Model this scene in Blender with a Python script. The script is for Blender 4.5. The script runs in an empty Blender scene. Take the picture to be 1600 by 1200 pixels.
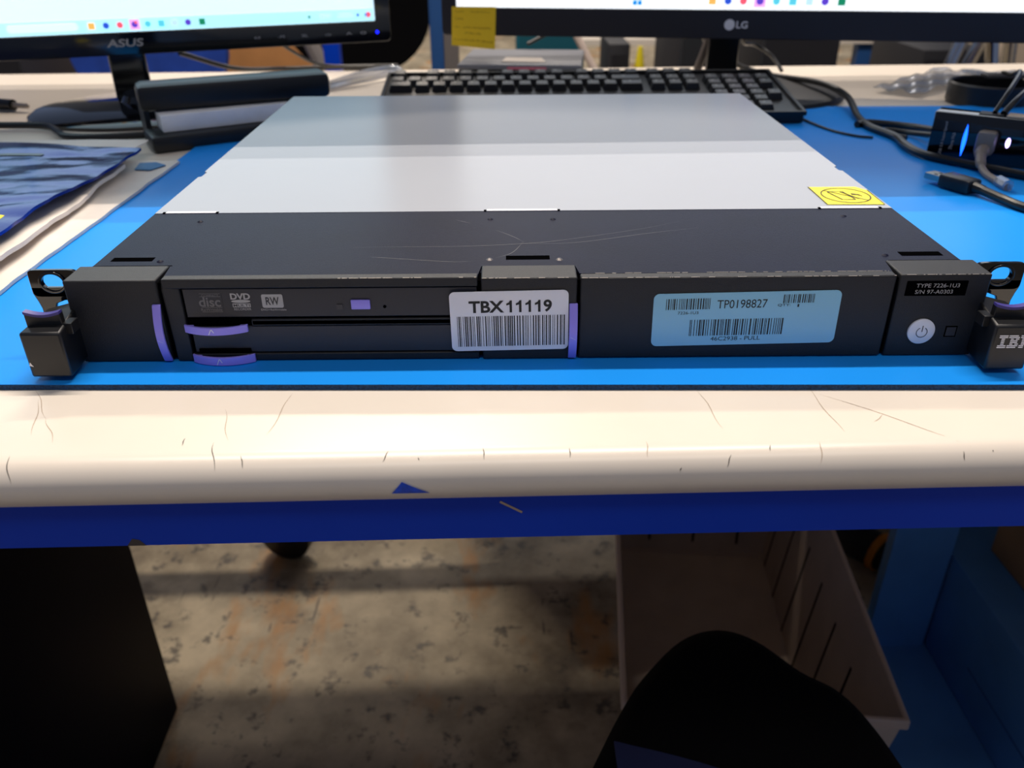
import bpy, bmesh, math, random
from mathutils import Vector, Matrix
R = math.radians
sc = bpy.context.scene
# ---------------------------------------------------------------- camera
cd = bpy.data.cameras.new('camera'); cam = bpy.data.objects.new('camera', cd)
sc.collection.objects.link(cam); sc.camera = cam
cam.location = (-.00881, -.36793, .19216)
cam.rotation_euler = (1.05967, .005964, -.005913)
cd.sensor_fit = 'HORIZONTAL'; cd.sensor_width = 36; cd.lens = 36*1300/1600
cd.clip_start = .01; cd.clip_end = 60
cd.dof.use_dof = True; cd.dof.focus_distance = .43; cd.dof.aperture_fstop = 11
# ---------------------------------------------------------------- world, lights, exposure
w = bpy.data.worlds.new('world'); sc.world = w; w.use_nodes = True
w.node_tree.nodes['Background'].inputs[0].default_value = (.50, .64, 1, 1)
w.node_tree.nodes['Background'].inputs[1].default_value = .18
sc.view_settings.view_transform = 'Standard'; sc.view_settings.look = 'None'
sc.view_settings.exposure = 0; sc.view_settings.gamma = 1
def lamp(name, loc, aim, sx, sy, power, col):
    l = bpy.data.lights.new(name, 'AREA'); l.shape = 'RECTANGLE'; l.size = sx; l.size_y = sy
    l.energy = power; l.color = col
    o = bpy.data.objects.new(name, l); sc.collection.objects.link(o); o.location = loc
    o.rotation_euler = (Vector(aim)-Vector(loc)).to_track_quat('-Z', 'Y').to_euler()
    return o
WARM = (1, .90, .80)
lamp('tube_light', (0, .66, 2.6), (0, .66, 0), 2.4, .003, 51, WARM)          # twin tube fixture over the bench
lamp('tube_light', (0, .708, 2.6), (0, .708, 0), 2.4, .004, 34, WARM)
for o_ in [o for o in sc.objects if o.name.startswith('tube_light')]: o_.rotation_euler = (0, 0, R(1.2))   # the fixture hangs parallel to the bench
lamp('aisle_light', (-.55, 2.59, 2.6), (-.4, 1.6, -.78), 1.1, .06, 64, (1, .86, .70))   # row behind the bench
lamp('front_light', (.2, -.95, 1.9), (0, -.2, 0), 1.8, .12, 9.8, WARM)            # row above the photographer
lamp('far_light', (0, 7, 3.4), (0, 7, -1), 6, .6, 180, WARM)

# ---------------------------------------------------------------- helpers
COL = sc.collection
def lin(c):
    c = c/255
    return c/12.92 if c <= .04045 else ((c+.055)/1.055)**2.4
def rgb(*c): return (lin(c[0]), lin(c[1]), lin(c[2]), 1)
def mat(name, col, rough=.5, metal=0, spec=.5, var=0, vscale=30, bump=0, bscale=200, coat=0, trans=0, alpha=1, emit=None, es=1):
    m = bpy.data.materials.new(name); m.use_nodes = True
    nt = m.node_tree; b = nt.nodes['Principled BSDF']; L = nt.links
    b.inputs['Base Color'].default_value = rgb(*col)
    b.inputs['Roughness'].default_value = rough; b.inputs['Metallic'].default_value = metal
    b.inputs['Specular IOR Level'].default_value = spec
    b.inputs['Coat Weight'].default_value = coat
    b.inputs['Transmission Weight'].default_value = trans; b.inputs['Alpha'].default_value = alpha
    if emit: b.inputs['Emission Color'].default_value = rgb(*emit); b.inputs['Emission Strength'].default_value = es
    tc = nt.nodes.new('ShaderNodeTexCoord')
    if var:
        n = nt.nodes.new('ShaderNodeTexNoise'); n.inputs['Scale'].default_value = vscale; n.inputs['Detail'].default_value = 6
        L.new(tc.outputs['Object'], n.inputs['Vector'])
        r = nt.nodes.new('ShaderNodeValToRGB'); c = rgb(*col)
        r.color_ramp.elements[0].position = .3; r.color_ramp.elements[1].position = .7
        r.color_ramp.elements[0].color = [x*(1-var) for x in c[:3]]+[1]
        r.color_ramp.elements[1].color = [min(1, x*(1+var)) for x in c[:3]]+[1]
        L.new(n.outputs['Fac'], r.inputs['Fac']); L.new(r.outputs['Color'], b.inputs['Base Color'])
    if bump:
        n2 = nt.nodes.new('ShaderNodeTexNoise'); n2.inputs['Scale'].default_value = bscale; n2.inputs['Detail'].default_value = 3
        L.new(tc.outputs['Object'], n2.inputs['Vector'])
        bp = nt.nodes.new('ShaderNodeBump'); bp.inputs['Strength'].default_value = bump; bp.inputs['Distance'].default_value = .001
        L.new(n2.outputs['Fac'], bp.inputs['Height']); L.new(bp.outputs['Normal'], b.inputs['Normal'])
    return m

class MB:
    """collects shapes into one mesh"""
    def __init__(s): s.v = []; s.f = []; s.m = []; s.sm = []
    def add(s, vs, fs, mi=0, smooth=False):
        o = len(s.v); s.v += [tuple(v) for v in vs]
        for f in fs: s.f.append([i+o for i in f]); s.m.append(mi); s.sm.append(smooth)
        return s
    def box(s, x0, x1, y0, y1, z0, z1, mi=0, M=None, bev=0):
        if bev:
            bm = bmesh.new(); bmesh.ops.create_cube(bm, size=1)
            for v in bm.verts: v.co = Vector(((x0+x1)/2+v.co.x*(x1-x0), (y0+y1)/2+v.co.y*(y1-y0), (z0+z1)/2+v.co.z*(z1-z0)))
            bmesh.ops.bevel(bm, geom=bm.edges[:], offset=bev, segments=2, affect='EDGES', profile=.5)
            bm.verts.ensure_lookup_table(); bm.verts.index_update()
            vs = [v.co.copy() for v in bm.verts]; fs = [[v.index for v in f.verts] for f in bm.faces]; bm.free()
            if M: vs = [M@v for v in vs]
            return s.add(vs, fs, mi, True)
        vs = [Vector((x, y, z)) for z in (z0, z1) for y in (y0, y1) for x in (x0, x1)]
        if M: vs = [M@v for v in vs]
        return s.add(vs, [(0,2,3,1),(4,5,7,6),(0,1,5,4),(2,6,7,3),(0,4,6,2),(1,3,7,5)], mi)
    def prism(s, poly, a, b, axis='z', mi=0, M=None, smooth=False):
        """poly of 2d points pushed along axis from a to b; triangulated caps (concave ok)"""
        P = {'z': lambda p, h: Vector((p[0], p[1], h)), 'y': lambda p, h: Vector((p[0], h, p[1])), 'x': lambda p, h: Vector((h, p[0], p[1]))}[axis]
        n = len(poly); vs = [P(p, a) for p in poly]+[P(p, b) for p in poly]
        if M: vs = [M@v for v in vs]
        s.add(vs, [(i, (i+1) % n, n+(i+1) % n, n+i) for i in range(n)], mi, smooth)
        from mathutils.geometry import tessellate_polygon
        t = tessellate_polygon([[Vector((p[0], p[1], 0)) for p in poly]])
        s.add(vs, [tuple(x) for x in t]+[tuple(n+i for i in x) for x in t], mi)
        return s
    def ring(s, outer, inner, a, b, axis='z', mi=0):
        """plate between two loops with the same number of points"""
        P = {'z': lambda p, h: Vector((p[0], p[1], h)), 'y': lambda p, h: Vector((p[0], h, p[1]))}[axis]
        n = len(outer); vs = [P(p, h) for h in (a, b) for L in (outer, inner) for p in L]
        fs = []
        for i in range(n):
            j = (i+1) % n
            fs += [(i, j, n+j, n+i), (2*n+i, 3*n+i, 3*n+j, 2*n+j), (i, 2*n+i, 2*n+j, j), (n+i, n+j, 3*n+j, 3*n+i)]
        return s.add(vs, fs, mi)
    def tube(s, pts, r, seg=10, mi=0, M=None):
        pts = [Vector(p) for p in pts]; n = len(pts); vs = []; up = Vector((0, 0, 1))
        rs = r if isinstance(r, (list, tuple)) else [r]*n
        prev = None
        for i, p in enumerate(pts):
            t = (pts[min(i+1, n-1)]-pts[max(i-1, 0)]).normalized()
            a = prev if prev else (Vector((1, 0, 0)) if abs(t.z) > .9 else up)
            x = t.cross(a).normalized(); y = x.cross(t).normalized(); prev = y
            for k in range(seg):
                q = 2*math.pi*k/seg; vs.append(p+(x*math.cos(q)+y*math.sin(q))*rs[i])
        if M: vs = [M@v for v in vs]
        fs = [(i*seg+k, i*seg+(k+1) % seg, (i+1)*seg+(k+1) % seg, (i+1)*seg+k) for i in range(n-1) for k in range(seg)]
        s.add(vs, fs, mi, True); s.add(vs, [tuple(range(seg))[::-1], tuple((n-1)*seg+k for k in range(seg))], mi)
        return s
    def lathe(s, prof, c=(0, 0, 0), seg=40, mi=0, M=None, sx=1, sy=1):
        vs = []
        for r, z in prof:
            for k in range(seg):
                q = 2*math.pi*k/seg; vs.append(Vector((c[0]+r*sx*math.cos(q), c[1]+r*sy*math.sin(q), c[2]+z)))
        if M: vs = [M@v for v in vs]
        n = len(prof)
        fs = [(i*seg+k, i*seg+(k+1) % seg, (i+1)*seg+(k+1) % seg, (i+1)*seg+k) for i in range(n-1) for k in range(seg)]
        s.add(vs, fs, mi, True)
        if prof[0][0] > 1e-6: s.add(vs, [tuple(range(seg))[::-1]], mi)
        if prof[-1][0] > 1e-6: s.add(vs, [tuple((n-1)*seg+k for k in range(seg))], mi)
        return s
    def grid(s, fn, nu, nv, mi=0, thick=0):
        """surface fn(u,v) with an underside thick below"""
        vs = [Vector(fn(i/nu, j/nv)) for j in range(nv+1) for i in range(nu+1)]
        N = len(vs); I = lambda i, j: j*(nu+1)+i
        fs = [(I(i, j), I(i+1, j), I(i+1, j+1), I(i, j+1)) for j in range(nv) for i in range(nu)]
        s.add(vs, fs, mi, True)
        if thick:
            lo = [v-Vector((0, 0, thick)) for v in vs]
            s.add(lo, [f[::-1] for f in fs], mi, True)
            loop = [I(i, 0) for i in range(nu+1)]+[I(nu, j) for j in range(1, nv+1)]+[I(i, nv) for i in range(nu-1, -1, -1)]+[I(0, j) for j in range(nv-1, 0, -1)]
            m = len(loop)
            s.add([vs[k] for k in loop]+[lo[k] for k in loop], [(m+k, m+(k+1) % m, (k+1) % m, k) for k in range(m)], mi)
        return s
    def text(s, body, x0, x1, z0, z1, y, mi=0, bold=0, M=None, shear=0):
        """flat lettering stretched into x0..x1, z0..z1 on the plane y (reads from -y side)"""
        cu = bpy.data.curves.new('lettering', 'FONT'); cu.body = body; cu.offset = bold; cu.shear = shear
        cu.resolution_u = 4; o = bpy.data.objects.new('lettering', cu); COL.objects.link(o)
        bpy.context.view_layer.update()
        me = bpy.data.meshes.new_from_object(o.evaluated_get(bpy.context.evaluated_depsgraph_get()))
        bpy.data.objects.remove(o); bpy.data.curves.remove(cu)
        xs = [v.co.x for v in me.vertices]; ys = [v.co.y for v in me.vertices]
        ax, bx_, ay, by = min(xs), max(xs), min(ys), max(ys)
        vs = [Vector((x0+(v.co.x-ax)/(bx_-ax)*(x1-x0), y, z0+(v.co.y-ay)/(by-ay)*(z1-z0))) for v in me.vertices]
        if M: vs = [M@v for v in vs]
        s.add(vs, [tuple(p.vertices) for p in me.polygons], mi); bpy.data.meshes.remove(me)
        return s
    def build(s, name, mats, parent=None, bev=0, loc=None, ang=35):
        me = bpy.data.meshes.new(name); me.from_pydata(s.v, [], s.f)
        for m in (mats if isinstance(mats, (list, tuple)) else [mats]): me.materials.append(m)
        for p, mi, sm in zip(me.polygons, s.m, s.sm): p.material_index = mi; p.use_smooth = True
        if not any(s.sm) and not bev:
            for p in me.polygons: p.use_smooth = False
        bm = bmesh.new(); bm.from_mesh(me)
        bmesh.ops.remove_doubles(bm, verts=bm.verts[:], dist=1e-6)
        bmesh.ops.recalc_face_normals(bm, faces=bm.faces[:]) if bev or name not in FLAT else None
        bm.to_mesh(me); bm.free()
        me.set_sharp_from_angle(angle=R(ang))
        o = bpy.data.objects.new(name, me); COL.objects.link(o)
        if parent:
            o.parent = parent
            o.matrix_parent_inverse = Matrix.Identity(4)
        if loc: o.location = loc
        if bev:
            b = o.modifiers.new('bevel', 'BEVEL'); b.width = bev; b.segments = 2; b.limit_method = 'ANGLE'; b.angle_limit = R(40)
        return o
FLAT = ()
def empty(name, loc=(0, 0, 0), rz=0):
    o = bpy.data.objects.new(name, None); COL.objects.link(o); o.location = loc; o.rotation_euler[2] = rz
    o.empty_display_size = .02; return o
GR = {'padded_envelope': 'padded envelopes in the left pile', 'clear_bag': 'clear plastic bags behind the round tin', 'monitor_cable': 'cables hanging behind the bench', 'support_post': 'blue posts beyond the bench', 'equipment_cabinet': 'dark cabinets beyond the bench', 'hub_cable': 'black cables around the hub', 'thin_cable': 'thin cables rising from the hub', 'desktop_monitor': 'monitors on the bench'}
def tag(o, label, cat, group=None):
    group = group or GR.get(o.name.split('.')[0])
    o['label'] = label; o['category'] = cat
    if group: o['group'] = group
    return o
def struct(o): o['kind'] = 'structure'; return o
def arc(cx, cy, r, a0, a1, n, ry=None):
    ry = ry or r
    return [(cx+r*math.cos(R(a0+(a1-a0)*i/n)), cy+ry*math.sin(R(a0+(a1-a0)*i/n))) for i in range(n+1)]
def rrect(x0, x1, y0, y1, r, n=5):
    return arc(x1-r, y0+r, r, -90, 0, n)+arc(x1-r, y1-r, r, 0, 90, n)+arc(x0+r, y1-r, r, 90, 180, n)+arc(x0+r, y0+r, r, 180, 270, n)
def smooth(pts, n=8):
    """Catmull-Rom through pts"""
    P = [Vector(p) for p in pts]; P = [2*P[0]-P[1]]+P+[2*P[-1]-P[-2]]; out = []
    for i in range(1, len(P)-2):
        for k in range(n):
            t = k/n
            out.append(.5*((2*P[i])+(P[i+1]-P[i-1])*t+(2*P[i-1]-5*P[i]+4*P[i+1]-P[i+2])*t*t+(3*P[i]-P[i-1]-3*P[i+1]+P[i+2])*t**3))
    return out+[P[-2]]
def frame(origin, yaw=0, pitch=0):
    return Matrix.Translation(origin)@Matrix.Rotation(yaw, 4, 'Z')@Matrix.Rotation(pitch, 4, 'X')

# ---------------------------------------------------------------- materials
M = dict(
    black=mat('black_steel', (16, 19, 40), .42, spec=.085, bump=.15, bscale=1500, var=.12, vscale=40),
    bezel=mat('black_bezel_paint', (30, 30, 33), .5, bump=.3, bscale=2500),
    cover=mat('grey_steel_cover', (166, 170, 178), .27, var=.02, vscale=8, spec=.22),
    hole=mat('dark_gap', (5, 5, 6), .9, spec=0),
    plast=mat('black_plastic', (22, 22, 24), .4),
    gloss=mat('gloss_black_plastic', (10, 10, 14), .08, spec=.6, coat=.4),
    drive=mat('drive_front', (46, 46, 52), .45, bump=.1, bscale=2500),
    purple=mat('lilac_plastic', (160, 146, 246), .35, spec=.5),
    dpurple=mat('dark_lilac_plastic', (70, 62, 140), .4),
    white=mat('white_label', (242, 240, 244), .4), cyan=mat('blue_label', (150, 208, 232), .4),
    ink=mat('black_ink', (12, 12, 14), .5), silver=mat('silver_print', (175, 172, 170), .4),
    dimsilver=mat('grey_print', (110, 108, 108), .5),
    yellow=mat('yellow_label', (250, 236, 30), .45), brown=mat('brown_ink', (70, 60, 20), .6),
    rivet=mat('rivet_metal', (96, 92, 92), .4, metal=.7), steel=mat('steel', (190, 188, 184), .3, metal=1), worn=mat('bare_metal', (170, 160, 150), .4, metal=.6),
    matblue=mat('blue_mat_rubber', (30, 146, 242), .33, var=.03, vscale=6, spec=.1),
    matedge=mat('blue_mat_edge', (22, 62, 104), .8, var=.5, vscale=900, bump=1, bscale=1500),
    lam=mat('white_laminate', (234, 223, 208), .3, var=.025, vscale=14, spec=.5),
    scratch=mat('scratch_line', (178, 158, 138), .7), dscratch=mat('dark_scratch_line', (70, 62, 58), .7),
    rail=mat('blue_rail_paint', (2, 60, 190), .4, var=.1, vscale=5, spec=.15),
    navy=mat('navy_cabinet_paint', (4, 6, 22), .6, var=.1, vscale=7, spec=.05),
    blue2=mat('blue_cabinet_paint', (84, 142, 205), .45, var=.12, vscale=9),
    postb=mat('blue_post_paint', (40, 88, 150), .5), tape=mat('blue_tape', (20, 80, 215), .5, var=.3, vscale=500),
    tote=mat('grey_tote_plastic', (188, 172, 160), .5, var=.08, vscale=20), toterim=mat('pale_tote_rim', (190, 172, 160), .5),
    fabric=mat('black_fabric', (7, 7, 9), .95, spec=.1, bump=.5, bscale=1200),
    cloth=mat('navy_cloth', (10, 22, 66), .9), card=mat('cardboard', (178, 124, 72), .8, var=.1, vscale=12),
    cardd=mat('worn_cardboard', (150, 118, 84), .8, var=.2, vscale=10),
    note=mat('yellow_note', (252, 214, 40), .7), pencil=mat('pencil_writing', (176, 140, 24), .8),
    kb=mat('keyboard_case', (15, 14, 15), .4), key=mat('keycap', (24, 22, 23), .38, spec=.6), legend=mat('key_print', (150, 148, 145), .6),
    screen1=mat('lit_screen', (255, 255, 255), .3, emit=(205, 240, 255), es=1.05),
    screen2=mat('lit_screen', (255, 255, 255), .3, emit=(244, 250, 255), es=1.1),
    bar1=mat('lit_taskbar', (255, 255, 255), .3, emit=(160, 236, 252), es=1.0),
    grey=mat('grey_plastic', (118, 112, 108), .5), dgrey=mat('dark_grey_plastic', (62, 60, 62), .45),
    lid=mat('grey_lid', (120, 122, 130), .35), pale=mat('pale_box', (236, 242, 250), .4, var=.2, vscale=18),
    paper=mat('white_paper', (226, 216, 206), .6, var=.08, vscale=25, bump=.6, bscale=60),
    rubber=mat('cable_rubber', (14, 14, 15), .35), greyc=mat('grey_cable', (120, 112, 108), .5),
    chrome=mat('chrome', (220, 220, 220), .12, metal=1), beige=mat('beige_panel', (196, 178, 156), .6),
    teal=mat('teal_plastic', (0, 84, 100), .5), dark=mat('dark_equipment', (20, 20, 26), .6),
    seatb=mat('blue_fabric', (22, 64, 160), .9, var=.15, vscale=20), bright=mat('yellow_tape', (230, 210, 30), .6),
    orange=mat('amber_plastic', (210, 130, 20), .5), wall=mat('wall_paint', (150, 148, 142), .8),
    led=mat('blue_led', (20, 60, 255), .3, emit=(20, 90, 255), es=4), led2=mat('violet_led', (200, 190, 255), .3, emit=(190, 170, 255), es=5),
    pled=mat('power_led', (20, 40, 255), .3, emit=(20, 30, 255), es=3), reflglow=mat('reflection_tube', (220, 255, 250), .3, emit=(210, 255, 250), es=2.5),  # last one: reflected light put in as glow
    blueplug=mat('card_blue', (30, 110, 170), .5),
)
def icon(name, c): return mat(name, c, .4, emit=c, es=1)
ICO = [icon('icon_'+n, c) for n, c in (('blue', (20, 140, 220)), ('amber', (250, 180, 90)), ('navy', (40, 80, 200)), ('red', (240, 90, 110)), ('pink', (240, 170, 230)), ('violet', (90, 60, 190)), ('teal', (90, 200, 220)), ('green', (20, 130, 90)), ('mint', (190, 225, 232)))]
# foil bag: shiny translucent blue film
def foil(name, c, rough, alpha, metal=.7):
    m = mat(name, c, rough, metal=metal, alpha=alpha, bump=.4, bscale=60); return m
M['foil'] = foil('blue_antistatic_film', (32, 48, 128), .16, 1, .8)
M['clear'] = foil('clear_film', (170, 180, 195), .12, .5, .5)
M['band'] = mat('dark_tape_band', (60, 62, 66), .25, var=.5, vscale=200)
# concrete floor with ochre stains, dark scuffs
def floor_mat():
    m = bpy.data.materials.new('stained_concrete'); m.use_nodes = True; nt = m.node_tree; L = nt.links; b = nt.nodes['Principled BSDF']
    b.inputs['Roughness'].default_value = .55
    tc = nt.nodes.new('ShaderNodeTexCoord')
    def noise(scale, det, lo, hi, c0, c1, sx=1, sy=1, rot=0):
        mp = nt.nodes.new('ShaderNodeMapping'); mp.inputs['Scale'].default_value = (sx, sy, 1); mp.inputs['Rotation'].default_value = (0, 0, rot)
        L.new(tc.outputs['Object'], mp.inputs['Vector'])
        n = nt.nodes.new('ShaderNodeTexNoise'); n.inputs['Scale'].default_value = scale; n.inputs['Detail'].default_value = det
        n.inputs['Roughness'].default_value = .62
        L.new(mp.outputs[0], n.inputs['Vector'])
        r = nt.nodes.new('ShaderNodeValToRGB'); r.color_ramp.elements[0].position = lo; r.color_ramp.elements[1].position = hi
        r.color_ramp.elements[0].color = c0; r.color_ramp.elements[1].color = c1; L.new(n.outputs['Fac'], r.inputs['Fac'])
        return r.outputs['Color']
    base = noise(7, 10, .32, .66, rgb(122, 108, 84), rgb(208, 192, 162))
    def mixc(a, fac, c):
        x = nt.nodes.new('ShaderNodeMix'); x.data_type = 'RGBA'; L.new(fac, x.inputs[0]); L.new(a, x.inputs[6]); x.inputs[7].default_value = c
        return x.outputs[2]
    W, K = (1, 1, 1, 1), (0, 0, 0, 1)
    c = mixc(base, noise(4.5, 4, .56, .66, K, (.75, .75, .75, 1), 1.6, .7, .3), rgb(190, 132, 62))
    c = mixc(c, noise(34, 6, .57, .66, K, (.8, .8, .8, 1)), rgb(70, 64, 58))
    c = mixc(c, noise(6, 7, .57, .70, K, (.8, .8, .8, 1)), rgb(104, 92, 78))
    c = mixc(c, noise(14, 3, .68, .71, K, (.8, .8, .8, 1), 3, .35, -.35), rgb(70, 60, 55))
    L.new(c, b.inputs['Base Color'])
    return m
# ---------------------------------------------------------------- setting
FZ = -.78
struct(MB().box(-7, 8, -2.5, 12, FZ-.1, FZ).build('floor', floor_mat()))
struct(MB().box(-7, 8, 12, 12.1, FZ, 4.2).build('wall_back', M['wall']))

# ---------------------------------------------------------------- workbench
TH = R(1.2); BO = Vector((-.008, 0, 0))
bench = empty('workbench', (BO.x, BO.y, FZ), TH)
tag(bench, 'large white laminate workbench with blue front rail carrying the computer gear', 'workbench')
def B(o): o.location.z = -FZ; return o          # children are drawn in bench coordinates with z of the room
YC, ZC, RR = -.073, -.015, .012
prof = [(.93, -.003)]+[(YC+RR*math.sin(-R(a)), ZC+RR*math.cos(R(a))) for a in range(0, 181, 9)]+[(.93, -.027)]
wt = MB(); wt.prism(prof, -1.15, 1.35, 'x', smooth=True)
def lip(x, y, h=.00012):
    """point on the worktop surface at bench x, distance y (wraps round the nose)"""
    if y > YC: return Vector((x, y, -.003+h))
    a = (YC-y)/RR
    return Vector((x, YC-(RR+h)*math.sin(a), ZC+(RR+h)*math.cos(a)))
def arcy(y, z):                                 # y of a nose point back to the running distance
    if y > YC: return y
    return YC-RR*math.atan2(YC-y, z-ZC)
def scratch(a, b, wd, mi):
    p0 = (a[0]/1000, arcy(a[1]/1000, a[2]/1000)); p1 = (b[0]/1000, arcy(b[1]/1000, b[2]/1000)); n = 8
    d = Vector((p1[0]-p0[0], p1[1]-p0[1])); q = Vector((-d.y, d.x)).normalized()
    vs = []
    for i in range(n+1):
        t = i/n; ww = wd*max(.12, math.sin(math.pi*t)); wob = .0006*math.sin(t*7+a[0])*min(1, d.length*40)
        x = p0[0]+d.x*t+q.x*wob; y = p0[1]+d.y*t+q.y*wob
        vs += [lip(x-q.x*ww, y-q.y*ww), lip(x+q.x*ww, y+q.y*ww)]
    wt.add(vs, [(2*i, 2*i+1, 2*i+3, 2*i+2) for i in range(n)], mi)
SCR = [[(-226.9,-17.7,-3.0),(-210.2,-44.3,-3.0)],[(-210.2,-44.3,-3.0),(-197.9,-64.1,-3.0)],[(-221.1,-26.9,-3.0),(-210.2,-57.6,-3.0)],[(-131.8,-38.9,-3.0),(-123.6,-65.8,-3.0)],[(-104.0,-25.2,-3.0),(-107.8,-61.3,-3.0)],
 [(139.5,-28.9,-3.0),(142.0,-67.8,-3.0)],[(87.0,-29.4,-3.0),(90.7,-63.3,-3.0)],[(129.2,-74.7,-3.1),(127.7,-83.2,-8.7)],[(143.1,-34.4,-3.0),(188.8,-76.3,-3.5)],[(158.4,-60.5,-3.0),(165.0,-54.2,-3.0)],[(55.6,-72.2,-3.0),(54.9,-80.4,-5.6)]]
for a, b in SCR: scratch(a, b, .00018, 1)
DS = [[(-212.1,-73.7,-3.1),(-208.4,-83.9,-10.2)],[(-129.4,-66.5,-3.0),(-125.0,-81.9,-7.0)],[(-115.1,-76.2,-3.4),(-113.5,-81.3,-6.4)],[(-142.6,-62.5,-3.0),(-142.1,-68.6,-3.0)],[(-53.8,-75.3,-3.2),(-55.8,-80.1,-5.4)],[(-14.0,-74.4,-3.1),(-13.5,-80.0,-5.2)],[(22.5,-75.5,-3.3),(22.4,-79.9,-5.2)],
 [(188.7,-80.4,-5.6),(188.6,-83.1,-8.6)],[(201.3,-80.2,-5.4),(201.4,-80.9,-5.9)],[(90.1,-79.9,-5.2),(88.0,-83.4,-9.2)],[(107.5,-76.0,-3.4),(106.8,-78.9,-4.7)],[(68.9,-83.3,-8.9),(68.1,-84.0,-10.3)],[(-41.2,-78.7,-4.5),(-40.7,-79.7,-5.1)]]
for a, b in DS: scratch(a, b, .0002, 2)
B(wt.build('worktop', [M['lam'], M['scratch'], M['dscratch']], bench, ang=30))
# torn scrap of blue tape on the nose
tp = MB(); ys = [-.0985, -.0885]
def tf(u, v):
    x0, x1 = -.0526+.0046*v, -.0366-.0114*v
    h = arcy(-.0846, -.018)*(1-v)+arcy(-.0846, -.0123)*v
    return lip(x0+(x1-x0)*u, h, .0004)
tp.grid(tf, 6, 6, 0); B(tp.build('tape_scrap', M['tape'], bench))
fr = MB().box(-1.12, 1.32, -.077, -.045, -.0495, -.0265)
fr.add([(-.0075, -.0772, -.0300), (-.0070, -.0772, -.0290), (.0026, -.0772, -.0350), (.0022, -.0772, -.0360)], [(0, 1, 2, 3)], 1)
fr.add([(-.1725, -.0772, -.0495), (-.1695, -.0772, -.0455), (-.1665, -.0772, -.0462), (-.164, -.0772, -.0495)], [(0, 1, 2, 3)], 2)
B(fr.build('front_rail', [M['rail'], M['worn'], M['dscratch']], bench))
B(MB().box(-1.12, 1.32, .885, .92, -.075, -.0265).build('rear_rail', M['rail'], bench))
B(MB().box(-1.05, 1.26, .89, .92, -.435, -.395).build('stretcher', M['rail'], bench))
for x in (-1.10, 1.26):
    for y in (-.03, .87): B(MB().box(x, x+.05, y, y+.05, FZ, -.0265, bev=.003).build('leg', M['rail'], bench))
for x in (-1.10, 1.26): B(MB().box(x, x+.05, .02, .87, -.25, -.21).build('side_rail', M['rail'], bench))
# overhead shelf carried on two uprights behind the monitors
B(MB().box(-.10, 1.26, .925, .935, -.62, -.076).build('shade_panel', M['navy'], bench))  # unseen panel added to shade the tote and the right-hand floor
for x in (-1.10, 1.26): B(MB().box(x, x+.05, .935, .975, -.4, 1.16).build('upright', M['rail'], bench))
B(MB().box(-1.12, 1.32, .435, .761, 1.10, 1.13).build('overhead_shelf', M['lam'], bench))

for x in (-1.10, 1.26): B(MB().box(x, x+.05, .45, .98, 1.06, 1.10).build('shelf_arm', M['rail'], bench))

# ---------------------------------------------------------------- blue mat
mt = MB()
P = [(-.312, -.0208), (.92, -.041), (.92, .615), (-.312, .632)]
mt.prism(P, -.0029, 0, 'z')
mt.add([(-.312, -.02095, -.0029), (.92, -.04115, -.0029), (.92, -.04115, -.0002), (-.312, -.02095, -.0002)], [(0, 1, 2, 3)], 1)
mo = mt.build('antistatic_mat', [M['matblue'], M['matedge']])
tag(mo, 'bright blue rubber work mat with frayed darker front edge under the rack unit', 'mat')

# ---------------------------------------------------------------- rack unit
srv = empty('rackmount_enclosure')
tag(srv, 'long flat black and grey rackmount drive enclosure lying on the blue mat', 'rack unit')
H = .043; SEAM = .1045; DEP = .467; XW = .2148
def T(n, m, b=None, bev=0, **k): return b.build(n, m, srv, bev=bev, **k)
# base tray and covers (front black, rear light grey with side notches)
T('chassis', M['black'], MB().box(-XW+.0012, XW-.0012, .012, DEP-.001, .0012, H-.0015), .0005)
outl = [(-XW, SEAM), (XW, SEAM), (XW, .1865), (XW-.0022, .1875), (XW-.0022, .196), (XW, .1985), (XW, DEP), (-XW, DEP), (-XW, .1965), (-XW+.0022, .194), (-XW+.0022, .184), (-XW, .182)]
rc = MB().prism(outl, H-.0014, H, 'z')
for a, b in ((-.2096, -.1787), (-.0226, .0204), (.1726, .2081)):       # pale folded tabs along the seam
    rc.box(a+.001, b-.001, SEAM+.0001, SEAM+.0030, H-.0003, H+.00012, 2)
    for x in (a, b): rc.box(x-.0007, x+.0007, SEAM-.0004, SEAM+.0016, H-.0002, H+.0003, 1)
rc.box(-XW, -XW+.0012, SEAM, DEP, .003, H-.0014); rc.box(XW-.0012, XW, SEAM, DEP, .003, H-.0014)
T('rear_cover', [M['cover'], M['hole'], M['white']], rc)
fc = MB(); FC = H-.0002
fc.prism([(-XW, .0195), (-.1762, .0195), (-.1745, .0055), (-.0240, .0050), (-.0225, .0168), (.0236, .0168), (.0250, .0065), (.1752, .0058), (.1772, .0195), (XW, .0195), (XW, SEAM), (-XW, SEAM)], FC-.0014, FC)
fc.box(-XW, -XW+.0012, .0195, SEAM, .003, FC-.0014); fc.box(XW-.0012, XW, .0195, SEAM, .003, FC-.0014)
for x0, x1, y0, y1 in ((-.2088, -.1880, .0272, .0323), (-.0104, .0116, .0256, .0309), (.1884, .2092, .0268, .0323)):
    fc.box(x0, x1, y0, y1, FC-.0002, FC+.00012, 1)
fc.box(-.2148, -.1755, .0203, .0210, FC-.0002, FC+.0001, 1); fc.box(.1790, .2148, .0203, .0208, FC-.0002, FC+.0001, 1)
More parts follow.
